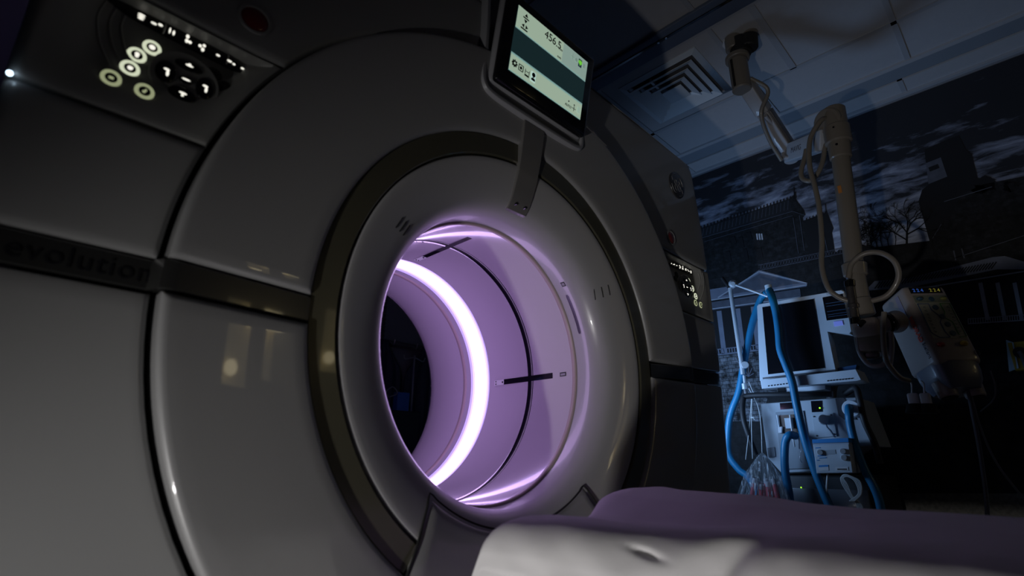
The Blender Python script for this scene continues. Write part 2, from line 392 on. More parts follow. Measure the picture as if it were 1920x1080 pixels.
# tower and right buildings
mpoly('mural_tower', [(1733, 280), (1797, 254), (1811, 281), (1822, 288), (1836, 345), (1845, 470), (1748, 470), (1722, 378), (1729, 356), (1741, 346)], m_ink, d=2)
mpoly('mural_tower_face', [(1736, 306), (1764, 295), (1776, 331), (1741, 345)], m_mid, d=3)
b = MB(); mrect(b, (1742, 318), (1760, 311), 8, 4); b.obj('mural_tower_window', m_ink, mur, fix=False)
mpoly('mural_house', [(1748, 468), (1776, 425), (1800, 365), (1846, 345), (1925, 330), (1925, 500), (1760, 540)], m_mans, d=3)
for x, y in ((1845, 410), (1795, 475), (1905, 435), (1800, 430), (1868, 395)):
    b = MB(); mrect(b, (x, y-12), (x+4, y+10), 12, 4); b.obj('mural_dark_window', m_ink, mur, fix=False)
b = MB(); mrect(b, (1770, 378), (1860, 350), 1.2, 4); mrect(b, (1790, 484), (1925, 440), 1.4, 4); mrect(b, (1788, 470), (1792, 488), 2.5, 4); mrect(b, (1803, 466), (1808, 484), 2.5, 4); mrect(b, (1748, 448), (1765, 420), 1, 4)
b.obj('mural_house_lines', m_mid, mur, fix=False)
def tree(b, x, y, a, L, w_, n, d=4):
    x1, y1 = x+L*cos(a), y-L*sin(a); mrect(b, (x, y), (x1, y1), w_, d)
    if n:
        for k in range(3 if n > 2 else 2): tree(b, x1, y1, a+random.uniform(-.85, .85), L*random.uniform(.65, .85), max(.5, w_*.62), n-1, d)
b = MB(); random.seed(12)
tree(b, 1700, 462, 1.55, 26, 4, 5); tree(b, 1700, 450, 2.6, 30, 2.5, 5); tree(b, 1700, 440, .5, 24, 2.5, 4)
for k in range(7): tree(b, 1612+k*11, 472-k, 1.6+random.uniform(-.3, .3), 17, 1.5, 4)
b.obj('mural_bare_tree', m_ink, mur, fix=False)
random.seed(4)
for x, y, r in ((1850, 345, 22), (1835, 355, 14), (1895, 350, 16), (1625, 470, 18), (1660, 475, 16), (1580, 480, 16), (1545, 490, 14)):
    P = [at(x+r*random.uniform(.75, 1.15)*cos(k*2*pi/26), y+r*.7*random.uniform(.75, 1.15)*sin(k*2*pi/26), x=XM-.0036) for k in range(26)]
    nn = Vector()
    for e, f in zip(P, P[1:]+P[:1]): nn += e.cross(f)
    if nn.x > 0: P = P[::-1]
    MB().prism(P, (.001, 0, 0)).obj('mural_bush', m_ink, mur, fix=False)
# left pavilion
mpoly('mural_pavilion_roof', [(1300, 548), (1384, 534), (1423, 506), (1514, 530), (1512, 537), (1342, 562), (1300, 566)], m_white, d=3)
mpoly('mural_pavilion_gable', [(1352, 555), (1424, 513), (1500, 531)], m_mid, d=4)
mpoly('mural_pavilion_frieze', [(1300, 572), (1500, 541), (1502, 560), (1300, 586)], m_mid, d=4)
b = MB()
for a, c, w_ in (((1300, 568), (1513, 534), 2), ((1346, 558), (1423, 509), 2), ((1423, 509), (1512, 531), 2), ((1300, 584), (1500, 557), 1.6)): mrect(b, a, c, w_, 5)
b.obj('mural_pavilion_cornice', mat('mural_pale_line', (.4, .43, .5), .8, var=.2), mur, fix=False)
mpoly('mural_pavilion_shade', [(1300, 586), (1502, 558), (1516, 640), (1300, 668)], m_ink, d=3)
b = MB()
for x in (1328, 1349, 1384, 1413, 1450, 1490): mrect(b, (x-1, 583-(x-1349)*.13), (x+9, 664-(x-1349)*.13), 9, 5)
b.obj('mural_pavilion_columns', m_white, mur, fix=False)
b = MB()
mrect(b, (1320, 658), (1530, 634), 1.5, 5); mrect(b, (1320, 668), (1530, 644), 3, 5)
for k in range(40): x = 1322+k*5; mrect(b, (x, 658-(x-1320)*.114), (x+1, 667-(x-1320)*.114), 1.8, 5)
b.obj('mural_balustrade', m_white, mur, fix=False)
mpoly('mural_stone_wall', [(1290, 674), (1540, 645), (1560, 700), (1440, 745), (1425, 790), (1290, 790)], m_stone, d=4)
c0 = (1403, 700)
mpoly('mural_arched_window', [(c0[0]+lx, c0[1]+ly) for lx, ly in [(-8, 10)]+[(-10*cos(k*pi/10), -16*sin(k*pi/10)-3) for k in range(11)]+[(14, 8)]], m_ink, d=5)
b = MB()
for k in range(5): a = pi*k/4; mrect(b, (1403, 706), (1403+10*cos(a), 700-14*sin(a)), 1, 6)
b.obj('mural_window_bars', m_white, mur, fix=False)
# right pavilion
mpoly('mural_far_roof', [(1622, 545), (1640, 527), (1700, 522), (1862, 482), (1884, 480), (1925, 492), (1925, 505), (1870, 505), (1700, 540)], m_white, d=5)
b = MB()
for k in range(40): x = 1640+k*5.6; mrect(b, (x, 541-(x-1640)*.17), (x+10, 528-(x-1640)*.17), 2.2, 6)
b.obj('mural_roof_ribs', m_ink, mur, fix=False)
mpoly('mural_far_shade', [(1700, 545), (1925, 512), (1925, 600), (1720, 610)], m_ink, d=5)
b = MB()
for x in (1838, 1870, 1902): mrect(b, (x, 530), (x+14, 600), 8, 6)
mrect(b, (1700, 545), (1925, 508), 2.5, 6); mrect(b, (1815, 598), (1925, 590), 1.2, 6); mrect(b, (1815, 607), (1925, 600), 2, 6)
for k in range(24): x = 1815+k*4.6; mrect(b, (x, 597-k*.3), (x+.6, 606-k*.3), 1.6, 6)
b.obj('mural_far_columns', mat('mural_column_pale', (.30, .32, .38), .8, var=.3, scale=30), mur, fix=False)
mpoly('mural_rocky_bank', [(1600, 925), (1940, 925), (1940, 1100), (1600, 1100)], m_rock, d=2)

# ------------------------------------------------------------ CT scanner
ct = thing('ct_scanner', (0, .45, 0), 'large white ring-shaped CT scanner gantry glowing purple inside its bore', 'CT scanner')
RC = .741
def bandz(x): return interp(x, [-.9, -.52, .52, 1.0], [.991, .989, 1.012, 1.035])
BH = .024
XS = dict(z=[.04, .6, 1.05, 1.4, 1.62, 1.83, 1.86, 1.875], r=[.92, .967, 1.0, .992, .975, .945, .93, .90], l=[.86, .90, .935, .94, .935, .905, .89, .86])
def xout(s, z): return interp(z, XS['z'], XS['r' if s > 0 else 'l'])
def rnd(e, R): return R-sqrt(max(0, R*R-(R-e)**2)) if e < R else 0
def grade(n, edge):   # 0..1 parameters denser near ends
    return [0, .004, .012, .03]+[.03+(1-.06)*k/n for k in range(1, n)]+[.97, .988, .996, 1]
def cover(name, segs, m, yfn=None, Rb=.010):
    b = MB()
    for s, z0, z1, bev0, bev1 in segs:
        rows = []
        vs = grade(22, 0)
        for v in vs:
            row = []
            def zz(x, v=v):
                a = z0(x) if callable(z0) else z0; c = z1(x) if callable(z1) else z1
                return lerp(a, c, v), a, c
            def xin(v):
                x = .74*s
                for _ in range(4):
                    z, _a, _c = zz(x); q = RC*RC-(z-1)**2; x = s*(sqrt(q) if q > 0 else 0)
                return x
            xi = xin(v); zn, _, _ = zz(s*.9); xo = s*xout(s, zn)
            Ro = .018
            for u in [0, .003/max(abs(xo-xi), .05), .008/max(abs(xo-xi), .05)]+[.05+.95*k/16 for k in range(17)]:
                xx = lerp(xi, xo-s*Ro, u); z, a, c = zz(xx)
                hole = abs(xi) > 1e-4
                e = min((abs(xx)-abs(xi)) if hole else 9, (z-a) if bev0 else 9, (c-z) if bev1 else 9)
                y = (yfn(s, xx, z, a, c) if yfn else 0)+rnd(max(0, e), Rb)
                row.append((xx, y, z))
            for k in range(1, 7):
                an = k/6*pi/2; xx = xo-s*Ro+s*Ro*sin(an); z, a, c = zz(xx)
                e = min((z-a) if bev0 else 9, (c-z) if bev1 else 9)
                row.append((xx, Ro*(1-cos(an))+rnd(max(0, e), Rb), z))
            row.append((xo, .5, row[-1][2])); row.append((xo-s*.02, .95, row[-1][2]))
            if v in (0, 1) :
                sk = [(p[0], max(p[1], .04), p[2]) for p in row]
                if v == 0: rows.append(sk)
            xi_sk = (row[0][0], .04, row[0][2])
            row = [xi_sk]+row
            if v == 0: rows[-1] = [xi_sk]+rows[-1]
            rows.append(row)
            if v == 1: rows.append([xi_sk]+sk)
        b.grid(rows)
    return b.obj(name, m, ct, 40)
conL = (1.203, 1.397); conR = (1.244, 1.437)
def up(x): return bandz(x)+BH
def dn(x): return bandz(x)-BH
cover('upper_cover', [(-1, conL[1]+.004, 1.875, 1, 1), (1, conR[1]+.006, 1.875, 1, 1)], shell)
cover('lower_cover', [(-1, .04, dn, 0, 1), (1, .04, dn, 0, 1)], shell)
cover('side_panel', [(-1, up, conL[0]-.004, 1, 1)], shell)
cover('side_panel', [(1, up, conR[0]-.004, 1, 1)], shell)
def conY(s, x, z, a, c):
    t = (c-z)/(c-a); y = .030*sstep(0, .022, t)*(1-.92*sstep(.17, 1, t))
    return y*sstep(0, .045, sqrt(x*x+(z-1)**2)-RC)*(1-sstep(.90, .935, abs(x)) if s > 0 else 1-sstep(.86, .92, abs(x)))+.002
conmat = mat('console_plastic', (.30, .30, .29), .45, coat=.2, var=.03)
consL = cover('console_panel', [(-1, conL[0], conL[1], 1, 1)], conmat, conY, .006)
consR = cover('console_panel', [(1, conR[0], conR[1], 1, 1)], conmat, conY, .006)
# top and back of the body, dark backing behind the seams
b = MB()
cs = []
for k in range(97):
    a = 2*pi*k/96; cs.append((cos(a), sin(a)))
def outer(c, s_):
    t_ = 1e9
    if c > 0: t_ = min(t_, .955/c)
    if c < 0: t_ = min(t_, .875/-c)
    if s_ > 0: t_ = min(t_, .855/s_)
    if s_ < 0: t_ = min(t_, .95/-s_)
    return t_
b.grid([[(.452*c, .038, 1+.452*s_) for c, s_ in cs], [(outer(c, s_)*c, .038, 1+outer(c, s_)*s_) for c, s_ in cs]])
b.obj('inner_chassis', gap, ct)
b = MB()
b.grid([[(x, y, 1.875-.01*(y > .9)-.25*max(0, abs(x)-.88)) for x in (-.88, -.5, 0, .5, .92)] for y in (.0, .3, .6, .95)])
b.grid([[(.47*c, .952, 1+.47*s_) for c, s_ in cs], [(min(1, 1)*outer(c, s_)*c, .95, 1+outer(c, s_)*s_) for c, s_ in cs]])
b.obj('rear_cover', shell, ct)
# trim band each side
for s in (-1, 1):
    rows = []
    for u in range(41):
        t_ = u/40; x = s*lerp(.524, xout(s, 1.0)-.001, t_)
        r = abs(x)
        yb = .004 if r > .735 else -.026+.03*(.735-r)/.21+.004
        if r > .735: yb = lerp(-.022, .004, sstep(.735, .744, r))
        if r > xout(s, 1)-.018: yb += (.018-sqrt(max(0, .018**2-(r-(xout(s, 1)-.018))**2)))
        zc = bandz(x); h = BH-.003
        rows.append([(x, yb+.03, zc-h), (x, yb+.002, zc-h), (x, yb, zc-h+.002), (x, yb, zc+h-.002), (x, yb+.002, zc+h), (x, yb+.03, zc+h)])
    tb = MB().grid(rows).obj('trim_band', mat('band_dark_metal', (.028, .028, .027), .22, metal=.1, coat=.6, crough=.04, var=.05) if s < 0 else M['band_dark_metal'], ct, 30)
    if s < 0:
        O = Vector((-.817, .0032, bandz(-.84)-.001))
        text('evolution', 'lettering', mat('faint_lettering', (.012, .012, .014), .25, coat=.6), O, (1, 0, .0), (0, 0, 1), .036, tb, spacing=1.1, fit=.142)
# ring panels
def rp(r):
    if r >= .525: return -.026+.028*(.728-r)/.203
    return .004
def polar_panel(name, r0, r1, th0, th1, m, Rb=.010, nt=110):
    b = MB(); rows = []
    rs = [r0, r0+.0008, r0+.0025, r0+.005, r0+Rb]+[lerp(r0+Rb, r1-Rb*1.2, k/10) for k in range(1, 10)]+[r1-Rb*1.2, r1-.007, r1-.004, r1-.002, r1-.0006, r1]
    for r in rs:
        a, c = th0(r), th1(r); row = []
        ts = [0, .001/r/(c-a), .003/r/(c-a), .006/r/(c-a), Rb/r/(c-a)]; ts = ts+[lerp(ts[-1], 1-ts[-1], k/nt) for k in range(1, nt)]+[1-t_ for t_ in ts[::-1]]
        for t_ in ts:
            th = lerp(a, c, t_); e = min(r-r0, r1-r, (t_*(c-a))*r, ((1-t_)*(c-a))*r)
            row.append((r*cos(th), rp(r)+rnd(e, Rb), 1+r*sin(th)))
        row = [(row[0][0], .04, row[0][2])]+row+[(row[-1][0], .04, row[-1][2])]
        rows.append(row)
    rows = [[(p[0], .04, p[2]) for p in rows[0]]]+rows+[[(p[0], .04, p[2]) for p in rows[-1]]]
    b.grid(rows); return b.obj(name, m, ct, 40)
def angR(z_):  # angle on the right where z == bandz + d
    return lambda r: math.asin((bandz(.63)+z_-1)/r)
def angL(z_): return lambda r: pi-math.asin((bandz(-.63)+z_-1)/r)
polar_panel('ring_panel', .5245, .734, angR(BH), angL(BH), shell2)
polar_panel('ring_panel', .5245, .734, lambda r: angL(-BH)(r)-2*pi, angR(-BH), shell2, nt=110)
# olive trim ring
MB().lathe([(.5245, .04), (.5245, .014), (.5225, .011), (.476, .013), (.4735, .016), (.4735, .04)], n=160).obj('trim_ring', olive, ct)
# funnel
DP = [(.470, .04), (.470, .022), (.469, .0185), (.467, .0165), (.464, .016), (.455, .0175), (.44, .0215), (.42, .0275), (.40, .0345), (.388, .0395), (.378, .0447), (.3705, .0500), (.3645, .0560), (.3592, .0630), (.3550, .0700), (.3520, .0765), (.3498, .0825), (.3482, .0880), (.3471, .0930), (.3464, .0980), (.3462, .1030), (.3462, .12), (.3462, .150)]
fun = MB().lathe(DP, n=192).obj('bore_funnel', dishm, ct, 60)
def dd(r): return interp(r, [p[0] for p in DP[::-1]], [p[1] for p in DP[::-1]])
# bore liner
MB().lathe([(.3455, .146), (.3415, .148), (.3405, .153), (.3415, .160), (.346, .164)], n=160).obj('bore_lip', beige, ct, 60)
MB().lathe([(.3455, .162), (.348, .19), (.350, .32), (.3505, .49), (.351, .527)], n=160).obj('bore_liner', boreM, ct, 60)
MB().lathe([(.351, .624), (.351, .648)], n=160).obj('bore_liner', boreM, ct, 60)
MB().lathe([(.351, .648), (.3485, .650), (.3480, .656), (.3485, .663), (.352, .666)], n=160).obj('bore_seal', beige, ct, 60)
MB().lathe([(.3515, .664), (.353, .72), (.357, .79), (.364, .85), (.374, .885), (.39, .915), (.42, .94), (.47, .952)], n=160).obj('rear_funnel', boreM, ct, 60)
for nm_, m_, pr_ in (('light_diffuser', ledfar, [(.351, .524), (.3535, .527), (.354, .536)]), ('light_diffuser', ledside, [(.354, .536), (.3547, .547)]),
                     ('light_ring', ledcore, [(.3547, .547), (.355, .555), (.355, .600), (.3547, .606)]), ('light_diffuser', ledside, [(.3547, .606), (.354, .616)]),
                     ('light_diffuser', ledfar, [(.354, .616), (.3535, .624), (.351, .627)])):
    MB().lathe(pr_, n=160).obj(nm_, m_, ct, 60)
MB().lathe([(.3502, .323), (.3490, .325), (.3490, .345), (.3504, .347)], n=160).obj('laser_window_ring', mat('smoked_window', (.01, .008, .014), .06, coat=.5), ct, 60)
# crossing laser windows along the bore
for a0, nm in ((0.2, 'laser_window'), (89.5, 'laser_window'), (180, 'laser_window')):
    b = MB(); a = rad(a0); hw = .0085/.349
    rows = [[(.3486*cos(a+k*hw), y, 1+.3486*sin(a+k*hw)) for k in (-1, -.5, 0, .5, 1)] for y in (.242, .3, .36, .455)]
    rows = [[(.3515*cos(a+k*hw), .2415, 1+.3515*sin(a+k*hw)) for k in (-1, -.5, 0, .5, 1)]]+rows
    o = b.grid(rows).obj(nm, M['smoked_window'], ct, 60)
    b = MB()
    rows = [[(.3485*cos(a+k*hw), y, 1+.3485*sin(a+k*hw)) for k in (-1, -.5, 0, .5, 1)] for y in (.455, .5)]
    b.grid(rows).obj('window_end_plate', lblw, o, 60)
    for k, y, r_ in ((-.5, .493, .0022), (.5, .493, .0022), (0, .461, .003)):
        MB().ball(Vector((.3483*cos(a+k*hw), y, 1+.3483*sin(a+k*hw))), r_, 6).obj('screw', blackm, o)
# small labels, slot and vent marks on the funnel
def onfun(r, th, off=-.0008):
    return Vector((r*cos(th), dd(r)+off, 1+r*sin(th)))
def funpatch(name, r0, r1, a0, a1, m, off=.0012, n=12, parent=None):
    rows = []
    for i in range(5):
        r = lerp(r0, r1, i/4)
        rr = []
        for k in range(n+1):
            a = lerp(a0, a1, k/n); y = dd(r); s2 = dd(r+.001)-dd(r-.001)
            nr = Vector((s2, -.002)).normalized() if True else None   # normal in (r, y): towards the axis and out
            rn, yn = (-abs(s2)), -.002; ln = sqrt(rn*rn+yn*yn)
            rr.append(((r+off*rn/ln)*cos(a), y+off*yn/ln, 1+(r+off*rn/ln)*sin(a)))
        rows.append(rr)
    return MB().grid(rows).obj(name, m, parent or ct, 60)
b = MB()
def tubepatch(b, y0, y1, a0, a1, r): b.grid([[(r*cos(lerp(a0, a1, k/4)), y, 1+r*sin(lerp(a0, a1, k/4))) for k in range(5)] for y in (y0, y1)])
rows_ = []
for y_, hw_ in ((.1125, .9), (.1145, 1), (.1205, 1), (.1225, .9)): rows_.append([(.3456*cos(rad(a_)), y_, 1+.3456*sin(rad(a_))) for a_ in [28.2-10*hw_+20*hw_*k/16 for k in range(17)]])
MB().grid(rows_).obj('slot_window', black, ct, 60)
b2 = MB(); tubepatch(b2, .104, .118, rad(42.7), rad(45.1), .3456); o = b2.obj('warning_label', blackm, ct)
b2 = MB(); tubepatch(b2, .1065, .1155, rad(43.2), rad(44.6), .3452); b2.obj('label_print', mat('label_grey', (.3, .28, .33), .5), o)
tubepatch(b, .188, .212, rad(-.9), rad(1.1), .3468); o = b.obj('warning_label', blackm, ct)
b = MB(); tubepatch(b, .191, .209, rad(-.5), rad(.6), .3464); b.obj('label_print', M['label_grey'], o)
for side in (-1, 1):
    for k in range(3):
        c = at(746+k*9, 419+k*6, y=.035) if side < 0 else at(1121+k*8, 551-k*3, y=.035)
        r = sqrt(c.x**2+(c.z-1)**2); th = atan2(c.z-1, c.x); y = dd(r)-.0012
        L_ = .015
        if side < 0: dv = Vector((.45, -.0, .85)).normalized()*L_
        else: dv = Vector((-.35, .0, .9)).normalized()*L_
        p = Vector((c.x, y, c.z)); r0_ = sqrt((p+dv).x**2+((p+dv).z-1)**2); r1_ = sqrt((p-dv).x**2+((p-dv).z-1)**2)
        q0 = p+dv; q0.y = dd(r0_)-.001; q1 = p-dv; q1.y = dd(r1_)-.001
        MB().tube([q0, p, q1], .0012, 8, 4).obj('vent_slit', blackm, ct)
# strap from display down to the funnel
b = MB(); rows = []
for k in range(33):
    z = lerp(1.585, 1.360, k/32); t_ = k/32; hw = lerp(.0385, .034, t_); r = z-1
    y = (rp(r) if r > .5245 else min(.012, dd(r)) if r > .45 else dd(r)); 
    y = interp(r, [.36, .369, .378, .40, .42, .45, .5, .56, .64], [.052, .045, .038, .028, .021, .010, -.001, -.011, -.020])
    xo_ = -.003
    rows.append([(xo_-hw, y+.03, z), (xo_-hw, y+.0015, z), (xo_-hw+.002, y, z), (xo_+hw-.002, y, z), (xo_+hw, y+.0015, z), (xo_+hw, y+.03, z)])
rows.append([(p[0], p[1]+.03, p[2]-.002) for p in rows[-1]])
strap = b.grid(rows).obj('centre_strap', mat('strap_gloss', (.16, .155, .15), .2, coat=.7, crough=.05, var=.05), ct, 30)
for x in (-.018, .014):
    MB().cyl((x, .036, 1.374), (x, .05, 1.374), .0035, n=10).obj('screw', black, strap)
# lower wedge panel over the ring
b = MB(); rows = []
for k in range(31):
    v = k/30; row = []
    for j in range(41):
        u = -1+2*j/40; ph = u*rad(37)
        top = Vector((.383*sin(ph), 1-.383*cos(ph))); botm = Vector((u*.40, .40))
        p = top.lerp(botm, v); r = sqrt(p.x**2+(p.y-1)**2)
        e = min(v*.29, (1-abs(u))*lerp(.235, .39, v))
        y = interp(r, [.36, .378, .40, .43, .47, .5, .56, .9], [dd(.36), dd(.378)-.006, dd(.4)-.007, dd(.43)-.008, .004, -.004, -.012, -.03])+rnd(e, .008)
        row.append((p.x-.008, y, p.y))
    row = [(row[0][0], .05, row[0][2])]+row+[(row[-1][0], .05, row[-1][2])]
    rows.append(row)
rows = [[(p[0], max(p[1], .06), p[2]) for p in rows[0]]]+rows
wp = b.grid(rows).obj('wedge_panel', shell2, ct, 40)
pts = [(-.408-.003, .0, .40)]
for j in range(-12, 13):
    ph = j/12*rad(37.6); r = .3805; pts.append((r*sin(ph)-.008, dd(r)-.0015, 1-r*cos(ph)))
pts.append((.40, .0, .40))
def seg(a, c, k):   # side seams follow the dish and ring depth
    out = []
    for i in range(k+1):
        t_ = i/k; x, z = lerp(a[0], c[0], t_), lerp(a[2], c[2], t_); r = sqrt((x+.008)**2+(z-1)**2)
        out.append((x, interp(r, [.36, .378, .40, .43, .47, .5, .56, .9], [dd(.36), dd(.378)-.003, dd(.4)-.003, dd(.43)-.003, .008, .002, -.006, -.024]), z))
    return out
MB().tube(seg(pts[0], pts[1], 14)[:-1]+pts[1:-1]+seg(pts[-2], pts[-1], 14)[1:], .0021, 8, 2).obj('wedge_seam', gap, wp)
# display bracket and monitor
b = MB()
path = [(-.187, 1.95), (-.187, 1.80), (-.192, 1.70), (-.196, 1.64), (-.188, 1.607), (-.16, 1.592), (-.08, 1.588), (.10, 1.588), (.17, 1.592), (.192, 1.605), (.199, 1.64), (.197, 1.70), (.19, 1.80), (.187, 1.95)]
rows = []
def smooth_path(P, sub=5):
    out = []; E = [P[0]]+P+[P[-1]]
    for i in range(1, len(E)-2):
        a, b_, c, d = [Vector(k) for k in E[i-1:i+3]]
        for k in range(sub):
            t_ = k/sub; q = .5*((2*b_)+(c-a)*t_+(2*a-5*b_+4*c-d)*t_*t_+(3*b_-3*c+d-a)*t_**3); out.append((q.x, q.y))
    return out+[P[-1]]
path = smooth_path(path)
def frame_row(off, y):
    c = Vector((0, 1.85)); out = []
    for i, (x, z) in enumerate(path):
        p = Vector((x, z)); a = Vector(path[max(i-1, 0)]); d = Vector(path[min(i+1, len(path)-1)]); t_ = (d-a).normalized(); n = Vector((-t_.y, t_.x))
        q = p+n*off; out.append((q.x, y, q.y))
    return out
for off, y in ((0, .0), (0, -.016), (.003, -.021), (.010, -.022), (.014, -.020), (.019, -.006)): rows.append(frame_row(off, y))
bk = b.grid(rows).obj('display_bracket', mat('bracket_plastic', (.34, .34, .36), .4, coat=.4, var=.03), ct, 50)
b = MB(); poly = [(x*.92, -.008, lerp(z, 1.8, .06)) for x, z in path]; b.prism(poly, (0, .008, 0)); b.obj('bracket_recess', mat('recess_dark', (.05, .05, .055), .3, coat=.5), bk)
for x in (-.05, .0): MB().ball((x+.01, -.010, 1.632), (.007, .004, .007), 8).obj('screw', black, bk)
MON = Vector((0, -.069, 1.745)); tl = .198
mu = Vector((1, 0, 0)); mv = Vector((0, -sin(tl), cos(tl))); mn = Vector((0, -cos(tl), -sin(tl)))   # mn towards the viewer
MR = Matrix((mu, -mn, mv)).transposed()
def mp_(u, v, d=0): return MON+mu*u+mv*v+mn*d
mon = MB().box(mp_(0.003, -.004, -.013), (.345, .024, .245), MR, .010).obj('display_monitor', black, ct)
MB().box(mp_(0.003, -.002, -.032), (.352, .022, .25), MR, .010).obj('monitor_rear_shell', M['bracket_plastic'], mon)
MB().cyl(mp_(0, 0, -.03), (0, -.01, 1.76), .04).obj('monitor_mount', darkgrey, mon)
MB().tube([(.14, -.075, 1.625), (.225, -.078, 1.604)], .0016, 8).obj('thin_stylus', darkgrey, mon)
scr = MB().box(mp_(0, 0, -.0005), (.281, .003, .178), MR).obj('screen', scrdark, mon)
def sr(name, u0, v0, u1, v1, m, d=.0012):   # u,v in 0..1 from top-left of the screen
    U0_, U1_ = (u0-.5)*.28, (u1-.5)*.28; V0_, V1_ = (.5-v0)*.177, (.5-v1)*.177
    return MB().box(mp_((U0_+U1_)/2, (V0_+V1_)/2, d), (abs(U1_-U0_), .0004, abs(V1_-V0_)), MR).obj(name, m, scr)
def sp(u, v, d=.002): return mp_((u-.5)*.28, (.5-v)*.177, d)
sr('status_bar', 0, 0, .625, .335, scrlight); sr('status_bar', .625, 0, 1, .335, scrpale); sr('bar_edge', 0, .325, 1, .345, scredge)
sr('tool_bar', 0, .735, 1, 1, scrlight); sr('bar_edge', 0, .72, 1, .75, scredge); sr('bar_edge', 0, .985, 1, 1, scredge)
text('456.5', 'readout', scrblk, sp(.475, .105), mu, mv, .030, scr)
text('mm', 'readout_unit', greytxt, sp(.59, .15), mu, mv, .010, scr)
text('mm', 'readout_unit', greytxt, sp(.585, .285), mu, mv, .010, scr)
text('AUTO', 'tool_icon', scrblk, sp(.80, .915), mu, mv, .0095, scr)
def ico(name, shapes, m=scrblk, parent=scr):
    b = MB()
    for sh in shapes:
        if sh[0] == 'r':
            _, u, v, w_, h = sh; b.box(sp(u, v, .0022), (w_*.28, .0004, h*.177), MR)
        elif sh[0] == 'c':
            _, u, v, r = sh; b.cyl(sp(u, v, .0018), sp(u, v, .0024), r*.177, n=20)
        elif sh[0] == 't':
            _, pts = sh; b.prism([sp(*p, .0024) for p in pts], -mn*.0006)
    return b.obj(name, m, parent)
ico('height_icon', [('r', .105, .115, .075, .018), ('t', [(.085, .09), (.125, .09), (.105, .04)]), ('t', [(.085, .14), (.125, .14), (.105, .19)])])
ico('travel_icon', [('r', .10, .29, .085, .02), ('t', [(.095, .21), (.095, .27), (.065, .24)]), ('t', [(.115, .21), (.115, .27), (.145, .24)])])
ico('heart_tile', [('r', .885, .12, .05, .13)], mat('screen_navy', (.02, .03, .06), .4, em=(.02, .04, .08), es=.5))
ico('heart_icon', [('c', .877, .105, .032), ('c', .893, .105, .032), ('t', [(.862, .112), (.908, .112), (.885, .165)])], green).location = mn*.0006
ico('faint_icon', [('r', .765, .11, .045, .012), ('r', .765, .11, .008, .10), ('c', .825, .115, .03), ('r', .945, .115, .03, .07)], scrfaint)
g = [('c', .055, .86, .042)]+[('r', .055+.028*cos(k*pi/4), .86+.045*sin(k*pi/4), .013, .022) for k in range(8)]
ico('gear_icon', g); ico('gear_hole', [('c', .055, .86, .018)], scrlight).location = mn*.0008
ico('camera_icon', [('r', .135, .82, .055, .012), ('r', .135, .905, .055, .012), ('r', .108, .86, .008, .09), ('r', .162, .86, .008, .09), ('c', .135, .862, .022)])
ico('range_icon', [('r', .215, .915, .055, .025), ('r', .19, .86, .006, .07), ('r', .24, .86, .006, .07), ('r', .215, .855, .04, .008)])
ico('person_tile', [('r', .295, .865, .062, .15)], scrhi); ico('person_icon', [('c', .295, .835, .034), ('r', .295, .87, .012, .03), ('c', .285, .905, .02), ('c', .305, .905, .02), ('r', .295, .91, .05, .025)]).location = mn*.0008
ico('move_icon', [('r', .885, .90, .055, .008), ('r', .885, .90, .006, .08), ('c', .885, .84, .013), ('c', .80, .84, .013)])
ico('faint_figure', [('r', .955, .87, .04, .10)], mat('screen_faint_figure', (.3, .35, .3), .3, em=(.36, .52, .42), es=.72))
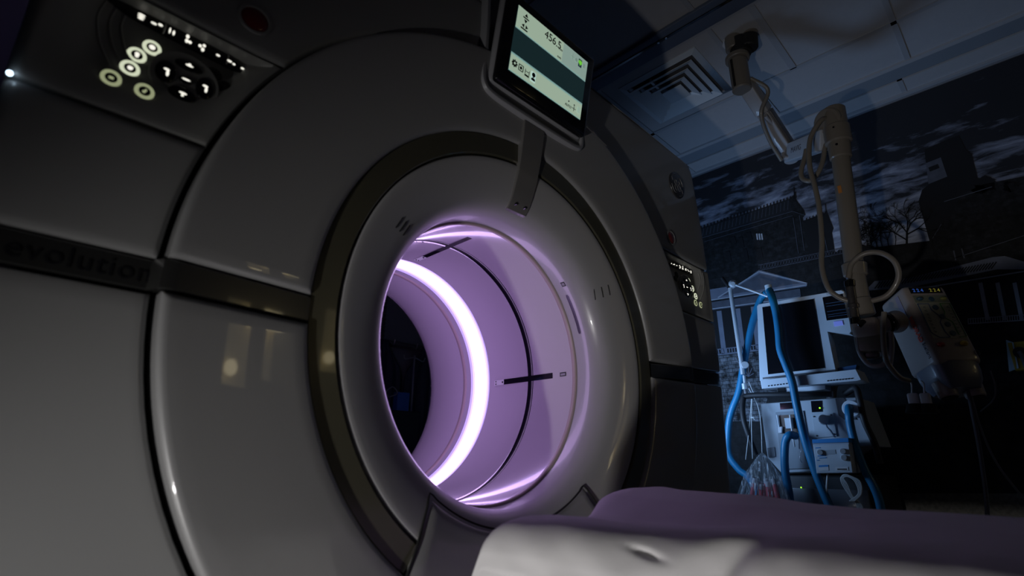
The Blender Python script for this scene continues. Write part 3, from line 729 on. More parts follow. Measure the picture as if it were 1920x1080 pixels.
# consoles
def console(s, par, dx, dz):
    """keys on the left console, mirrored for the right one"""
    z0, z1 = (conL if s < 0 else conR)
    def P(x, z, off=0):  # x, z as on the left console
        X = x if s < 0 else (-x+dx); Z = z+dz
        return Vector((X, conY(s, X, Z, z0, z1)-off, Z))
    # black display strip
    top = [(-.872, 1.3925), (-.84, 1.3955), (-.81, 1.396), (-.775, 1.3945), (-.73, 1.3915), (-.697, 1.388), (-.672, 1.379)]
    bot = [(-.872, 1.389), (-.84, 1.378), (-.81, 1.3755), (-.775, 1.373), (-.73, 1.371), (-.697, 1.3695), (-.674, 1.3695)]
    def lift(p, o): X = p[0] if s < 0 else -p[0]+dx; return Vector((X, .028-o, p[1]-.002+dz))
    b = MB(); b.grid([[lift(p, .001) for p in top], [lift(p, .001) for p in bot]]); b.grid([[lift(p, -.008) for p in bot], [lift(p, .001) for p in bot]]); b.grid([[lift(p, -.008) for p in top], [lift(p, .001) for p in top]])
    st = b.obj('display_strip', black, par, 30)
    for x in (-.795, -.705): MB().tube([lift((x, 1.392), .0015), lift((x-.001, 1.373), .0015)], .0012, 6).obj('strip_divider', M['console_plastic'], st)
    gl = [[(0, 0, .006, .0016), (0, .004, .006, .0016), (0, -.004, .005, .0016)], [(-.004, -.001, .005, .002), (.005, .002, .004, .0025)], [(-.003, 0, .0016, .006), (.003, -.001, .002, .005)],
          [(0, .005, .003, .004), (0, -.004, .003, .004), (.005, -.004, .003, .003)], [(-.004, 0, .003, .003), (.002, .004, .003, .003), (.001, -.005, .003, .004)], [(0, 0, .004, .002)], [(-.003, .001, .005, .0022), (.005, -.001, .003, .002)], [(0, 0, .0035, .002)]]
    for (x, g) in zip((-.826, -.806, -.786, -.765, -.743, -.720, -.700, -.682), gl):
        b = MB(); z = 1.384-.0002*0-.07*max(0, x+.76)
        for ox, oz, w_, h in g:
            c = lift((x+ox*.9, z+oz*.9), .0022); b.ball(c, (w_*.8, .0008, h*.9), 6)
        b.obj('strip_icon', icong, st)
    # ring keys
    for i, (x, z) in enumerate([(-.804, 1.341), (-.819, 1.315), (-.823, 1.285), (-.840, 1.254), (-.801, 1.254)]):
        c = P(x, z)
        bz = MB().cyl(c+Vector((0, .004, 0)), c+Vector((0, -.0015, 0)), .0135, n=36).obj('key', M['console_plastic'], par)
        b = MB(); c2 = (c.x, c.y, c.z); b.lathe([(.0122, -.0013), (.0118, -.003), (.0073, -.003), (.007, -.0013)], c2, n=40); b.obj('key_glow_ring', keyglow if i < 3 else keydim, bz)
        MB().cyl(c+Vector((0, -.001, 0)), c+Vector((0, -.0032, 0)), .0072, n=24).obj('key_cap', black, bz)
        b = MB(); q = c+Vector((0, -.0034, 0))
        sh = [[(0, 0, .0055, .0055)], [(0, .002, .004, .004), (0, -.003, .0032, .0035)], [(0, 0, .0045, .0045), (.001, .002, .004, .002)], [(0, .001, .0045, .0015), (0, -.002, .0045, .0015)], [(-.001, -.002, .003, .003), (.0015, .002, .002, .003)]][i]
        for ox, oz, w_, h in sh: b.ball(q+Vector((ox*.7, 0, oz*.7)), (w_*.75, .0006, h*.75), 7)
        b.obj('key_symbol', icong if i < 3 else keydim, bz)
    # direction pad
    c = P(-.756, 1.303)
    b = MB(); b.lathe([(.047, .003), (.047, -.0005), (.0455, -.0012), (.044, -.0006), (.030, .0005), (.0, .0008)], (c.x, c.y-.006, c.z), n=48); dp = b.obj('direction_pad', mat('pad_plastic', (.26, .26, .25), .45, coat=.2) if s < 0 else M['pad_plastic'], par)
    for ax, az, w_, h, ic in ((-.026, 0, .0135, .0185, [(0, .003, .004, .002), (.002, -.003, .002, .005)]), (.026, 0, .0125, .019, [(0, .003, .004, .002), (.002, -.003, .002, .005)]), (0, .0255, .019, .0085, [(0, 0, .0055, .0018), (0, .002, .002, .002)]), (0, -.0255, .019, .013, [(0, .001, .0055, .0018), (0, -.003, .002, .002)]), (0, 0, .009, .0075, [(0, 0, .006, .0016)])):
        q = c+Vector((ax*(-s), -.0078, az))
        b = MB(); b.ball(q, (w_, .0026, h), 10); pk = b.obj('pad_key', black, dp)
        b = MB()
        for ox, oz, iw, ih in ic: b.ball(q+Vector((ox, -.0026, oz)), (iw, .0007, ih), 6)
        b.obj('key_symbol', icong, pk)
    for x, z in ((-.719, 1.345), (-.702, 1.325)):
        q = P(x, z); MB().ball(q+Vector((0, -.001, 0)), (.012, .003, .012), 10).obj('dark_key', blackm, par)
    # swooping ribs at the outer end
    for k in range(3):
        pts = [P(-.868-.0*k+.012*k, 1.384-.004*k, .0002), P(-.872+.014*k, 1.35, .0002), P(-.862+.016*k, 1.31, .0002), P(-.845+.016*k, 1.275+.01*k, .0002)]
        MB().tube(pts, .0018, 6).obj('moulded_rib', M['console_plastic'], par)
console(-1, consL, 0, 0); console(1, consR, .066, .040)
for s, p in ((-1, at(478, 37, y=0)), (1, at(1258, 446, y=0))):
    b = MB(); b.lathe([(.028, .002), (.0265, -.003), (.023, -.003), (.022, .0)], (p.x, 0, p.z), n=40); o = b.obj('call_button', shell, ct)
    MB().ball((p.x, .001, p.z), (.022, .006, .022), 14).obj('button_cap', redm, o)
# round emblem
p = at(1268, 348, y=0)
b = MB(); b.lathe([(.052, .002), (.051, -.003), (.048, -.004), (0, -.004)], (p.x, 0, p.z), n=56); em = b.obj('maker_emblem', mat('emblem_dark', (.03, .03, .035), .35, coat=.4), ct)
b = MB(); eg = mat('emblem_line', (.20, .20, .22), .4)
for a in range(0, 360, 90):
    pts = []
    for k in range(13):
        t_ = k/12; an = rad(a+12+t_*62); rr = .043-.010*max(0, (t_-.75)/.25)
        pts.append((p.x+rr*cos(an), -.0045, p.z+rr*sin(an)))
    b.tube(pts, .0013, 6, 2)
def loop(cx, cz, rx, rz, a0, a1):
    return [(p.x+cx+rx*cos(rad(lerp(a0, a1, k/12))), -.0045, p.z+cz+rz*sin(rad(lerp(a0, a1, k/12)))) for k in range(13)]
b.tube(loop(-.012, .010, .008, .010, -60, 250)+loop(-.010, -.012, .009, .012, 60, -260), .0014, 6, 2)
b.tube(loop(.012, .010, .007, .008, 120, -150)+loop(.013, -.010, .010, .011, 110, -230), .0014, 6, 2)
b.obj('emblem_monogram', eg, em)
# pin-point indicator near the left edge
p = at(18, 137, y=-.002); MB().ball(p, .0032, 8).obj('indicator_light', whiteled, ct)
b = MB()
for x in (-.55, .55): b.box((x, .5, .02), (.6, .8, .04), bev=.01)
b.obj('base_plinth', darkgrey, ct)

# ------------------------------------------------------------ patient table and sheet
tb = thing('patient_table', (0, -1.4, 0), 'long patient table under a sheet running up to the scanner bore', 'table')
MB().box((0, -1.35, .585), (.42, 2.3, .05), bev=.02).obj('cradle', darkgrey, tb)
MB().box((0, -1.5, .5), (.40, 1.9, .13), bev=.03).obj('table_frame', shell, tb)
MB().box((0, -1.75, .22), (.34, 1.1, .44), bev=.04).obj('pedestal', shell, tb)
MB().box((0, -1.3, .622), (.44, 2.28, .028), bev=.012).obj('mattress_pad', blackm, tb)
random.seed(7)
def wn(x, y, s_=0):
    from mathutils import noise
    return noise.noise(Vector((x, y, s_)))
def sheet():
    b = MB(); rows = []
    NY, NX = 320, 360
    for i in range(NY+1):
        v = i/NY; row = []; q = v*2.5
        # head end drape, then along the table; non-linear so the visible part is dense
        for j in range(NX+1):
            s_ = (j/NX)*1.30-.66
            hn = sstep(.62, .38, q)      # 1 near the head end: squarer, wider corner
            s0 = lerp(.185, .262, hn)
            if s_ < -s0:
                d = -s_-s0; L1 = lerp(.125, .070, hn); rx = lerp(.088, .050, hn); rz = lerp(.070, .046, hn)
                if d < L1: an = d/L1*1.35; x = -s0-rx*sin(an); zx = -rz*(1-cos(an))
                else: x = -s0-rx*sin(1.35)-(d-L1)*.10*sstep(.30, .5, q); zx = -rz*(1-cos(1.35))-(d-L1)*.99
            elif s_ > .225:
                d = s_-.225; L1 = .05
                if d < L1: an = d/L1*1.4; x = .225+.030*sin(an); zx = -.030*(1-cos(an))
                else: x = .225+.030*sin(1.4)+(d-L1)*.05; zx = -.030*(1-cos(1.4))-(d-L1)*.99
            else: x = s_; zx = 0
            yh = interp(max(x, -.3), [-.3, -.2, -.1, 0, .08, .24], [-.195, -.18, -.17, -.155, -.125, -.115])
            f = q-.30
            if f < 0: y = yh+.015; zy = -.03+f*.98; y += -.05*f-.34*sstep(-.1, -.3, x)*max(f, -.08)
            elif f < .05: an = (1-f/.05)*pi/2; y = yh-.03+.045*sin(an); zy = -.03*(1-cos(an))
            else: y = yh-.03-(f-.05); zy = 0
            rise = .014*sstep(-.04, .12, x)*sstep(-.60, -.25, y)+.006*math.exp(-((y+.17)/.04)**2)*sstep(-.02, .1, x)
            drop = interp(x, [-.32, -.24, -.17, -.10, -.03, .05], [-.010, -.008, -.013, -.030, -.022, 0])*sstep(-.75, -.3, y)-.006*sstep(0, -.15, x)*sstep(-.4, -.8, y)
            top = zx > -.06 and zy > -.028
            wr = wn(x*4+y*1.5, y*3, 1)*.004+wn(x*9+y*3, y*7-x*3, 2)*.0055*sstep(-.9, -.2, y)+wn(x*11, y*8, 2)*.0025+wn(x*26+y*9, y*16, 3)*.0011
            z = .684-sqrt(zx*zx+zy*zy)
            z += rise+drop+wr*(1 if top else .2)
            if not top:
                hang = min(1, max(0, -min(zx, zy)/.3))
                if zx < -.03: x += (-1 if x < 0 else 1)*(.012*hang*sin(y*15+wn(y*3, 0, 9)*3)*sstep(0, -.06, zx)+wr*1.2)*sstep(.28, .42, q)
                if zx > -.05 and zy < -.02: y += (.010*hang*sin(x*22)+wr)*(1-sstep(.16, .26, abs(x)))
            # pulled crease and soft valley on the near shoulder
            g1 = math.exp(-((z-.652-.22*(y+.43))/.0032)**2)*math.exp(-((y+.425)/.017)**2)*(1 if x < -.15 else 0)
            g2 = math.exp(-((y+.50+.55*(x+.27))/.022)**2)*math.exp(-((x+.275)/.05)**2)
            g3 = math.exp(-((y+.93+.8*(x+.27))/.03)**2)*math.exp(-((x+.26)/.05)**2)
            z -= .003*g1+.016*g2+.008*g3; x += .010*g1+.016*g2+.008*g3
            if x < -.2: x -= (.006*wn(y*12+z*9, z*14, 8)+.002*wn(y*22-z*30, z*8, 4))*sstep(.27, .40, q)+.0015*wn(y*40, z*30+y*20, 9)
            row.append((x, y, max(z, .34)))
        rows.append(row)
    b.grid(rows)
    o = b.obj('bed_sheet', cloth, None, 180)
    md = o.modifiers.new('thickness', 'SOLIDIFY'); md.thickness = .0012; md.offset = 1
    return tag(o, 'pale grey-lilac bed sheet draped with folds over the patient table', 'sheet')
sheet()

# ------------------------------------------------------------ ventilator
VX = 1.75
def V(px, py, dx=0): return at(px, py, x=VX+dx)
def vprism(b, pts, dx, th, inset=0):
    P = [V(*p, dx) for p in pts]
    nn = Vector()
    for e, f in zip(P, P[1:]+P[:1]): nn += e.cross(f)
    if nn.x > 0: P = P[::-1]
    return b.prism(P, (th, 0, 0), inset)
vt = thing('ventilator', (1.95, -.05, 0), 'blue-lit hospital ventilator with blank black screen standing before the mural', 'ventilator')
bez = vprism(MB(), [(1419, 574), (1422, 570), (1578, 543), (1583, 546), (1598, 621), (1594, 626), (1553, 622), (1567, 694), (1424, 714)], 0, .07, .004).obj('monitor_housing', vent_w, vt, 30)
o = vprism(MB(), [(1429, 576), (1526, 560), (1547, 690), (1440, 702)], -.003, .006, .0015).obj('screen', black, bez, 30)
o = vprism(MB(), [(1542, 558), (1580, 551), (1589, 596), (1550, 601)], -.003, .006).obj('key_panel', black, bez)
b = MB()
for y0 in (569, 574, 584, 590, 594): a_ = V(1546+(y0-558)*.18, y0+.5, -.0035); c_ = V(1583+(y0-558)*.2, y0-5, -.0035); b.tube([a_, c_], .0006, 5)
b.obj('key_lines', mat('dim_blue_line', (.1, .2, .35), .5), o)
vprism(MB(), [(1563, 603), (1579, 601), (1581, 609), (1564, 612)], -.003, .006).obj('small_display', lilacscr, bez)
vprism(MB(), [(1549, 550), (1566, 547), (1567, 551), (1550, 554)], -.001, .002).obj('name_plate', vent_g, bez)
tr = vprism(MB(), [(1425, 713), (1606, 692), (1616, 712), (1608, 714), (1428, 729)], -.045, .13, .004).obj('shelf', vent_w, vt, 30)
for k in range(7): MB().ball(V(1441+k*5.6, 723.5-k*.7, -.047), .0028, 6).obj('vent_hole', gap, tr)
for k in range(9): MB().ball(V(1552+k*5.6, 714-k*.55, -.047), .0028, 6).obj('vent_hole', gap, tr)
vprism(MB(), [(1430, 708), (1565, 693), (1566, 696), (1430, 711)], -.002, .004).obj('shelf_slot', darkgrey, bez)
vprism(MB(), [(1570, 690), (1606, 684), (1604, 693), (1572, 697)], .02, .05).obj('blue_tray', mat('blue_tray', (.02, .08, .2), .5), vt)
vprism(MB(), [(1470, 728), (1548, 722), (1548, 730), (1472, 738)], .0, .1, .003).obj('neck', vent_w, vt)
MB().cyl(V(1465, 732, -.01), V(1465, 732, .03), .018).obj('knob', blackm, vt)
body = vprism(MB(), [(1425, 757), (1566, 746), (1607, 745), (1641, 836), (1606, 837), (1533, 885), (1465, 887), (1439, 858)], .03, .30, .004).obj('ventilator_body', vent_g, vt, 30)
vprism(MB(), [(1566, 747), (1582, 746), (1606, 787), (1583, 787), (1572, 778)], .026, .006).obj('dark_inlay', darkgrey, body)
vprism(MB(), [(1462, 756), (1489, 754), (1490, 766), (1463, 768)], .026, .006).obj('info_display', black, body)
vprism(MB(), [(1520, 752), (1540, 751), (1541, 772), (1522, 773)], .026, .006, .001).obj('power_switch', black, body)
MB().ball(V(1537, 765, .022), .0035, 8).obj('green_light', greenled, body)
rc = vprism(MB(), [(1454, 773), (1506, 770), (1524, 878), (1466, 880)], .024, .008, .001).obj('recess_panel', mat('recess_grey', (.22, .25, .28), .5), body)
vprism(MB(), [(1460, 779), (1500, 776), (1506, 810), (1464, 813)], .020, .006).obj('recess_window', mat('recess_brown', (.10, .06, .04), .4, coat=.3), rc)
vprism(MB(), [(1470, 784), (1485, 783), (1487, 803), (1473, 804)], .008, .014, .002).obj('flow_block', vent_w, rc)
vprism(MB(), [(1458, 800), (1466, 800), (1466, 812), (1459, 812)], .008, .014, .002).obj('valve_cap', lblw, rc)
MB().tube([V(1457, 778, .012), V(1461, 803, .012)], .004).obj('sensor_stem', vent_w, rc)
MB().tube([V(1481, 778, .004), V(1486, 815, .0), V(1490, 838, .0)], .0035).obj('clear_probe', lblw, rc)
MB().tube([V(1497, 812, .006), V(1499, 842, .006)], .0035).obj('clear_probe', lblw, rc)
MB().tube([V(1502, 845, .015), V(1500, 860, .01), V(1504, 868, .01)], .0015).obj('hook', chrome, rc)
pl = vprism(MB(), [(1522, 777), (1562, 774), (1569, 818), (1528, 821)], .024, .006, .001).obj('service_plate', vent_g, body)
for p_ in ((1526, 781), (1558, 778), (1531, 817), (1564, 814)): MB().ball(V(*p_, .022), .0035, 8).obj('screw', darkgrey, pl)
MB().cyl(V(1544, 786, -.012), V(1544, 788, .026), .020).obj('turn_knob', vent_g, pl)
MB().tube([V(1547, 793, .0), V(1552, 802, .0), V(1558, 808, .0), V(1566, 820, .0)], .004, corr=.35, pitch=.006).obj('coiled_lead', vent_g, pl)
b = MB(); c = V(1596, 766, -.01); b.cyl(c, c+Vector((.05, 0, 0)), .036); pt = b.obj('hose_port', vent_w, body)
vprism(MB(), [(1438, 840), (1452, 838), (1454, 856), (1441, 858)], .026, .006).obj('side_slot', mat('slot_grey', (.2, .22, .25), .5), body)
text('-- --- -----', 'small_print', greytxt, V(1444, 826, .026), (0, -1, 0), (0, 0, 1), .012, body) if False else None
ZB = .12
MB().box((1.98, -.05, (V(1500, 890).z+ZB)/2), (.36, .40, V(1500, 890).z-ZB), bev=.015).obj('cart_cabinet', blackm, vt)
MB().box((1.79, -.06, .60), (.02, .30, .09), bev=.003).obj('battery_drawer', darkgrey, vt)
MB().ball(V(1502, 914, .025), .003, 8).obj('green_light', greenled, vt)
MB().box((1.96, -.05, .11), (.5, .52, .05), bev=.02).obj('cart_base', blackm, vt)
for x in (1.76, 2.16):
    for y in (-.26, .16): MB().cyl((x-.012, y, .04), (x+.012, y, .04), .04).obj('caster', darkgrey, vt)
MB().tube([V(1560, 739, .02), V(1480, 740, -.02), V(1404, 742, -.02), V(1393, 752, -.03), V(1394, 785, -.05), V(1405, 820, -.05), V(1417, 852, -.03)], .013).obj('rail_handle', blackm, vt)
MB().tube([V(1585, 738, .05), V(1604, 728, .02), V(1611, 748, 0), V(1621, 790, 0), V(1640, 832, 0), V(1650, 870, 0)], .013).obj('rail_handle', blackm, vt)
MB().tube([V(1572, 690, .09), V(1560, 730, .1), V(1560, 760, .1)], .02).obj('rear_column', darkgrey, vt)
# hose support arm
silver = mat('satin_silver', (.62, .66, .70), .32, metal=.35, coat=.3, var=.05)
ar = MB().tube([V(1369, 540), V(1393, 702)], .0105, 14).obj('support_arm', silver, vt)
MB().tube([V(1395, 704), V(1397, 722)], .007).obj('arm_sleeve', silver, ar)
MB().cyl(V(1395.5, 719), V(1397, 730), .013, n=12).obj('arm_nut', silver, ar)
MB().tube([V(1397, 728), V(1400, 742)], .009).obj('arm_foot', darkgrey, ar)
MB().ball(V(1374, 532), .021).obj('arm_joint', silver, ar)
MB().cyl(V(1374, 532, -.028), V(1374, 532, -.01), .012).obj('joint_cap', silver, ar)
MB().tube([V(1376, 533), V(1410, 545), V(1440, 556)], .006).obj('arm_rod', silver, ar)
MB().tube([V(1367, 539), V(1354, 521)], .009).obj('arm_lever', blackm, ar)
MB().cyl(V(1397, 684, -.02), V(1397, 684, .02), .017).obj('arm_joint', silver, ar)
MB().tube([V(1391, 684), V(1382, 668)], .008).obj('arm_lever', blackm, ar)
MB().tube([V(1440, 535, -.01), V(1443, 549, -.01)], .016).obj('hose_clip', mat('pale_clip', (.5, .6, .68), .4), ar)
# hoses
def hose(name_, pts, r, label, d=0):
    b = MB().tube([V(p[0], p[1], p[2] if len(p) > 2 else d) for p in pts], r, 14, 10, .09, .007)
    return tag(b.obj('breathing_hose', hoseb, None, 60), label, 'hose', 'breathing hoses of the ventilator')
hose('a', [(1443, 545, -.03), (1449, 562), (1456, 592), (1460, 622), (1463, 655), (1473, 683), (1485, 715), (1494, 760), (1508, 820), (1527, 880), (1546, 928), (1566, 975), (1590, 1040)], .0175, 'blue corrugated hose crossing in front of the ventilator screen', -.075)
hose('b', [(1439, 548, .0), (1427, 560), (1413, 598), (1402, 645), (1393, 692), (1385, 735), (1372, 770), (1366, 800), (1366, 850), (1385, 880), (1404, 896), (1420, 930), (1425, 1000)], .017, 'blue corrugated hose looping down left of the silver support arm', .035)
hose('c', [(1491, 817, .0), (1480, 816), (1473, 828), (1471, 858), (1473, 890), (1480, 930), (1486, 1000)], .0175, 'blue corrugated hose bending down from the ventilator recess', -.045)
hose('d', [(1592, 764, -.005), (1592, 775), (1595, 800), (1605, 838), (1621, 880), (1641, 918), (1651, 950), (1658, 1000)], .0165, 'blue corrugated hose hanging from the round white port', -.055)
# small control box with blue lid
hb = thing('humidifier_box', tuple(V(1560, 855, -.1)), 'small white control box with blue lid hung on the ventilator', 'medical device')
bx = vprism(MB(), [(1524, 834), (1592, 832), (1600, 887), (1531, 888)], -.12, .11, .004).obj('box_body', vent_w, hb, 30)
vprism(MB(), [(1523, 824), (1591, 821), (1592, 829), (1523, 831)], -.122, .114, .002).obj('blue_lid', lblb, hb)
vprism(MB(), [(1524, 831), (1591, 829), (1592, 834), (1524, 836)], -.117, .10).obj('lid_seam', mat('pale_strip', (.4, .45, .52), .5), hb)
for p_ in ((1537, 848), (1580, 846), (1582, 858)): MB().cyl(V(*p_, -.132), V(*p_, -.118), .011).obj('dial', vent_w, bx)
vprism(MB(), [(1548, 844), (1566, 843), (1567, 851), (1549, 852)], -.1215, .002).obj('window_label', vent_g, bx)
o = vprism(MB(), [(1535, 874), (1553, 873), (1554, 882), (1536, 883)], -.1215, .002).obj('paper_label', lblw, bx)
vprism(MB(), [(1535, 872.5), (1553, 871.5), (1553, 875), (1535, 876)], -.122, .002).obj('label_header', lblb, o)
o = vprism(MB(), [(1566, 876), (1590, 875), (1591, 882), (1567, 883)], -.1215, .002).obj('barcode_label', lblw, bx)
b = MB()
for k in range(12): x = 1570+k*1.5; b.prism([V(x, 878.5, -.1222), V(x+.3, 881, -.1222), V(x+1, 881, -.1222), V(x+.7, 878.5, -.1222)], (.0004, 0, 0))
b.obj('barcode', blackm, o)
for p0, p1 in (((1529, 840), (1538, 839.5)), ((1533, 855), (1548, 854)), ((1536, 859), (1550, 858)), ((1532, 863), (1536, 862.7))): MB().tube([V(*p0, -.1205), V(*p1, -.1205)], .0016, 5).obj('blue_print', lblb, bx)
MB().tube([V(1552, 888, -.08), V(1550, 915, -.08), V(1547, 960, -.08), V(1546, 1010, -.08)], .004).obj('power_lead', cordm, hb)
# coiled cable
b = MB()
for k, (dx_, wd) in enumerate(((0, 0), (3, 2), (-3, -2), (6, 3))):
    b.tube([V(1596+dx_, 940, -.13), V(1612+wd, 925, -.13), (V(1606+dx_, 902, -.13)), V(1590+wd, 891+k, -.13), V(1579+dx_*.5, 893+k, -.13), V(1583+dx_, 908, -.13), V(1597+wd, 932, -.125), V(1611+dx_, 950, -.12), V(1612+dx_, 985, -.12)], .003, 8)
tag(b.obj('coiled_cable', cordm, None, 60), 'coiled white cable hanging below the blue-lidded box', 'cable')
# plastic bag of red-striped tubes
A_ = V(1429, 849, -.12)
bagm = bpy.data.materials.new('clear_plastic_film'); bagm.use_nodes = True; nt = bagm.node_tree; N = nt.nodes; L = nt.links
tr_ = N.new('ShaderNodeBsdfTransparent'); tr_.inputs[0].default_value = (.93, .95, .97, 1)
gl = N.new('ShaderNodeBsdfPrincipled'); gl.inputs['Base Color'].default_value = (.7, .75, .8, 1); gl.inputs['Roughness'].default_value = .18
ns = N.new('ShaderNodeTexNoise'); ns.inputs['Scale'].default_value = 26; ns.inputs['Detail'].default_value = 6; ns.inputs['Distortion'].default_value = 1.5
tcb = N.new('ShaderNodeTexCoord'); mpb = N.new('ShaderNodeMapping'); mpb.inputs['Scale'].default_value = (1, 3.0, .45); L.new(tcb.outputs['Object'], mpb.inputs[0]); L.new(mpb.outputs[0], ns.inputs['Vector'])
rr_ = N.new('ShaderNodeValToRGB'); rr_.color_ramp.elements[0].position = .54; rr_.color_ramp.elements[0].color = (.10,)*3+(1,); rr_.color_ramp.elements[1].position = .64; rr_.color_ramp.elements[1].color = (.8,)*3+(1,)  # pale streaks painted into the film as crinkle highlights
L.new(ns.outputs['Fac'], rr_.inputs[0])
ms = N.new('ShaderNodeMixShader'); L.new(rr_.outputs[0], ms.inputs[0]); L.new(tr_.outputs[0], ms.inputs[1]); L.new(gl.outputs[0], ms.inputs[2])
bp = N.new('ShaderNodeBump'); bp.inputs['Strength'].default_value = .6; bp.inputs['Distance'].default_value = .01; L.new(ns.outputs['Fac'], bp.inputs['Height']); L.new(bp.outputs[0], gl.inputs['Normal'])
L.new(ms.outputs[0], N['Material Output'].inputs[0])
bg = thing('plastic_bag', tuple(A_), 'clear plastic bag hung by white strings beside the ventilator', 'bag')
b = MB(); rows = []
random.seed(5)
ph = [random.uniform(0, 6.28) for _ in range(6)]
for i in range(26):
    t_ = i/25; row = []
    z = A_.z-.46*t_
    ry = interp(t_, [0, .05, .2, .42, .7, .95, 1], [.004, .026, .070, .105, .15, .13, .05]); rx = ry*.55
    cy = A_.y+interp(t_, [0, .5, 1], [0, .03, .035])
    for k in range(72):
        a = 2*pi*k/72; w_ = 1+.10*sin(9*a+ph[0]+t_*2)*sstep(0, .2, t_)+.06*sin(17*a+ph[1])+.03*sin(5*a+t_*9+ph[2])
        row.append((A_.x+rx*w_*cos(a), cy+ry*w_*sin(a), z+.006*sin(7*a)*t_))
    rows.append(row)
b.grid(rows, True); b.obj('bag_film', bagm, bg, 80)
b = MB(); b.tube([A_, V(1427, 800, -.06), V(1421, 762, -.02), V(1404, 728, -.02)], .0018, 6); b.obj('hanging_string', cordm, bg)
b = MB(); b.tube([V(1404, 716, -.02), V(1412, 735, -.02), V(1418, 745, -.02)], .0015, 6); b.obj('hanging_string', cordm, bg)
MB().tube([V(1409, 748, -.03), V(1405, 800, -.05), V(1398, 862, -.1)], .0016, 6).obj('hanging_string', cordm, bg)
MB().tube([V(1410, 748, -.03), V(1409, 800, -.05), V(1411, 860, -.1)], .0016, 6).obj('hanging_string', cordm, bg)
b = MB(); b.ball(V(1412, 783, -.04), (.006, .012, .004), 6); b.tube([V(1408, 780, -.04), V(1415, 787, -.04)], .0015, 6); b.obj('string_knot', cordm, bg)
tubem = mat('red_tinted_tube', (1, .15, .18), .35, coat=.4, var=.25, scale=40); capw = mat('tube_cap', (.75, .68, .7), .4)
for k in range(7):
    u = (k-3)/3
    p0 = A_+Vector((-.014+.022*(k % 2), -u*.042+.003, -.125-.012*(k % 3))); p1 = A_+Vector((-.02+.03*(k % 2), -u*.10+.030, -.40))
    t = thing('specimen_tube', tuple(p0), 'red-tinted tube fanned out inside the clear plastic bag', 'tube', 'red tubes in the plastic bag')
    MB().cyl(p0, p1, .0095, .0115, n=14).obj('tube_barrel', tubem, t)
    d_ = (p1-p0).normalized(); MB().cyl(p0-d_*.018, p0+d_*.004, .0100, n=14).obj('cap', capw, t)
    MB().cyl(p0+d_*.11, p0+d_*.116, .0108, n=14).obj('print_band', M['grey_lettering'], t)

# ------------------------------------------------------------ contrast injector on its ceiling arm
IX = 1.25
def I(px, py, x=IX): return at(px, py, x=x)
ij = thing('contrast_injector', (IX, -.15, HC), 'cream contrast injector hanging from a jointed ceiling arm', 'injector')
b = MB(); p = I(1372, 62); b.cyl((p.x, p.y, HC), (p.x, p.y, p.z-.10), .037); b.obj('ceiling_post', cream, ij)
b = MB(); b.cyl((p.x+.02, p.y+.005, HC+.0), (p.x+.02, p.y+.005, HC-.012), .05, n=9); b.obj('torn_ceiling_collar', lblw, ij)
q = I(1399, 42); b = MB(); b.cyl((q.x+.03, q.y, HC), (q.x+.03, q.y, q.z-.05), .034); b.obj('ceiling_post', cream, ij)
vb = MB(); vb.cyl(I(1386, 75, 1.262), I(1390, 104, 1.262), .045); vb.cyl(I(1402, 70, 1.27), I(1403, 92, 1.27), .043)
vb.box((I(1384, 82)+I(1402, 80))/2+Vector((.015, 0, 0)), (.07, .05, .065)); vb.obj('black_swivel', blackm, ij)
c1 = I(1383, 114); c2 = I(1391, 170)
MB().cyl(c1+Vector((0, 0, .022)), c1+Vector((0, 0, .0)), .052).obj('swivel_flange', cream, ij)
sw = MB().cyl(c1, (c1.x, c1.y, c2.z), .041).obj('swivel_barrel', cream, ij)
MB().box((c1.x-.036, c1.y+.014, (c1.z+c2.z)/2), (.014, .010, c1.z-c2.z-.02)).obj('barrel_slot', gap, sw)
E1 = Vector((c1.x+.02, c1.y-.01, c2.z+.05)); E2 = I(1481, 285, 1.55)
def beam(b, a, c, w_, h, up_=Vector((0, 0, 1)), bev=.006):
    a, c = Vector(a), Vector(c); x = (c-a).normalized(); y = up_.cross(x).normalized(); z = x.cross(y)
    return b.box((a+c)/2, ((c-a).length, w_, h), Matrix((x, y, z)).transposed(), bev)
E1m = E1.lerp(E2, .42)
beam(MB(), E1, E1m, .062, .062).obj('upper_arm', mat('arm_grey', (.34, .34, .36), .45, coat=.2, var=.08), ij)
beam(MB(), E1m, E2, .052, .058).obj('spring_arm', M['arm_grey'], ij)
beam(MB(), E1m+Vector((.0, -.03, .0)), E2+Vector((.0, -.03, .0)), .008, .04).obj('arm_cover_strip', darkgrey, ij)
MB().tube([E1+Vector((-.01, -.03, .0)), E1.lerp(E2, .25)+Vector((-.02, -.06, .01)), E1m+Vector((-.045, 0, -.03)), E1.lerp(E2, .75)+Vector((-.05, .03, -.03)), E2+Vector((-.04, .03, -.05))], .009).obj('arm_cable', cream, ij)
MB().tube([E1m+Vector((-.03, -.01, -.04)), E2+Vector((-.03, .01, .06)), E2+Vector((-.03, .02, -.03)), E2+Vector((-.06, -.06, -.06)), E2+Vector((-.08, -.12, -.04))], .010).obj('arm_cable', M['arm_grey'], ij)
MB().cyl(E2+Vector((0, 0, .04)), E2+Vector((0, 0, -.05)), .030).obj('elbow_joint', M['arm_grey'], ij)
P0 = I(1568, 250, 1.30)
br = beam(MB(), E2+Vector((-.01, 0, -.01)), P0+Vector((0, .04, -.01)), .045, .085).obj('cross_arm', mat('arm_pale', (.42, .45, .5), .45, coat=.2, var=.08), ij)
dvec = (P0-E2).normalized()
Ea, Eb = E2+Vector((-.01, 0, -.01)), P0+Vector((0, .04, -.01)); dvec = (Eb-Ea).normalized(); nf = dvec.cross(Vector((0, 0, 1))).normalized(); nf = nf if nf.dot(CAM-E2) > 0 else -nf
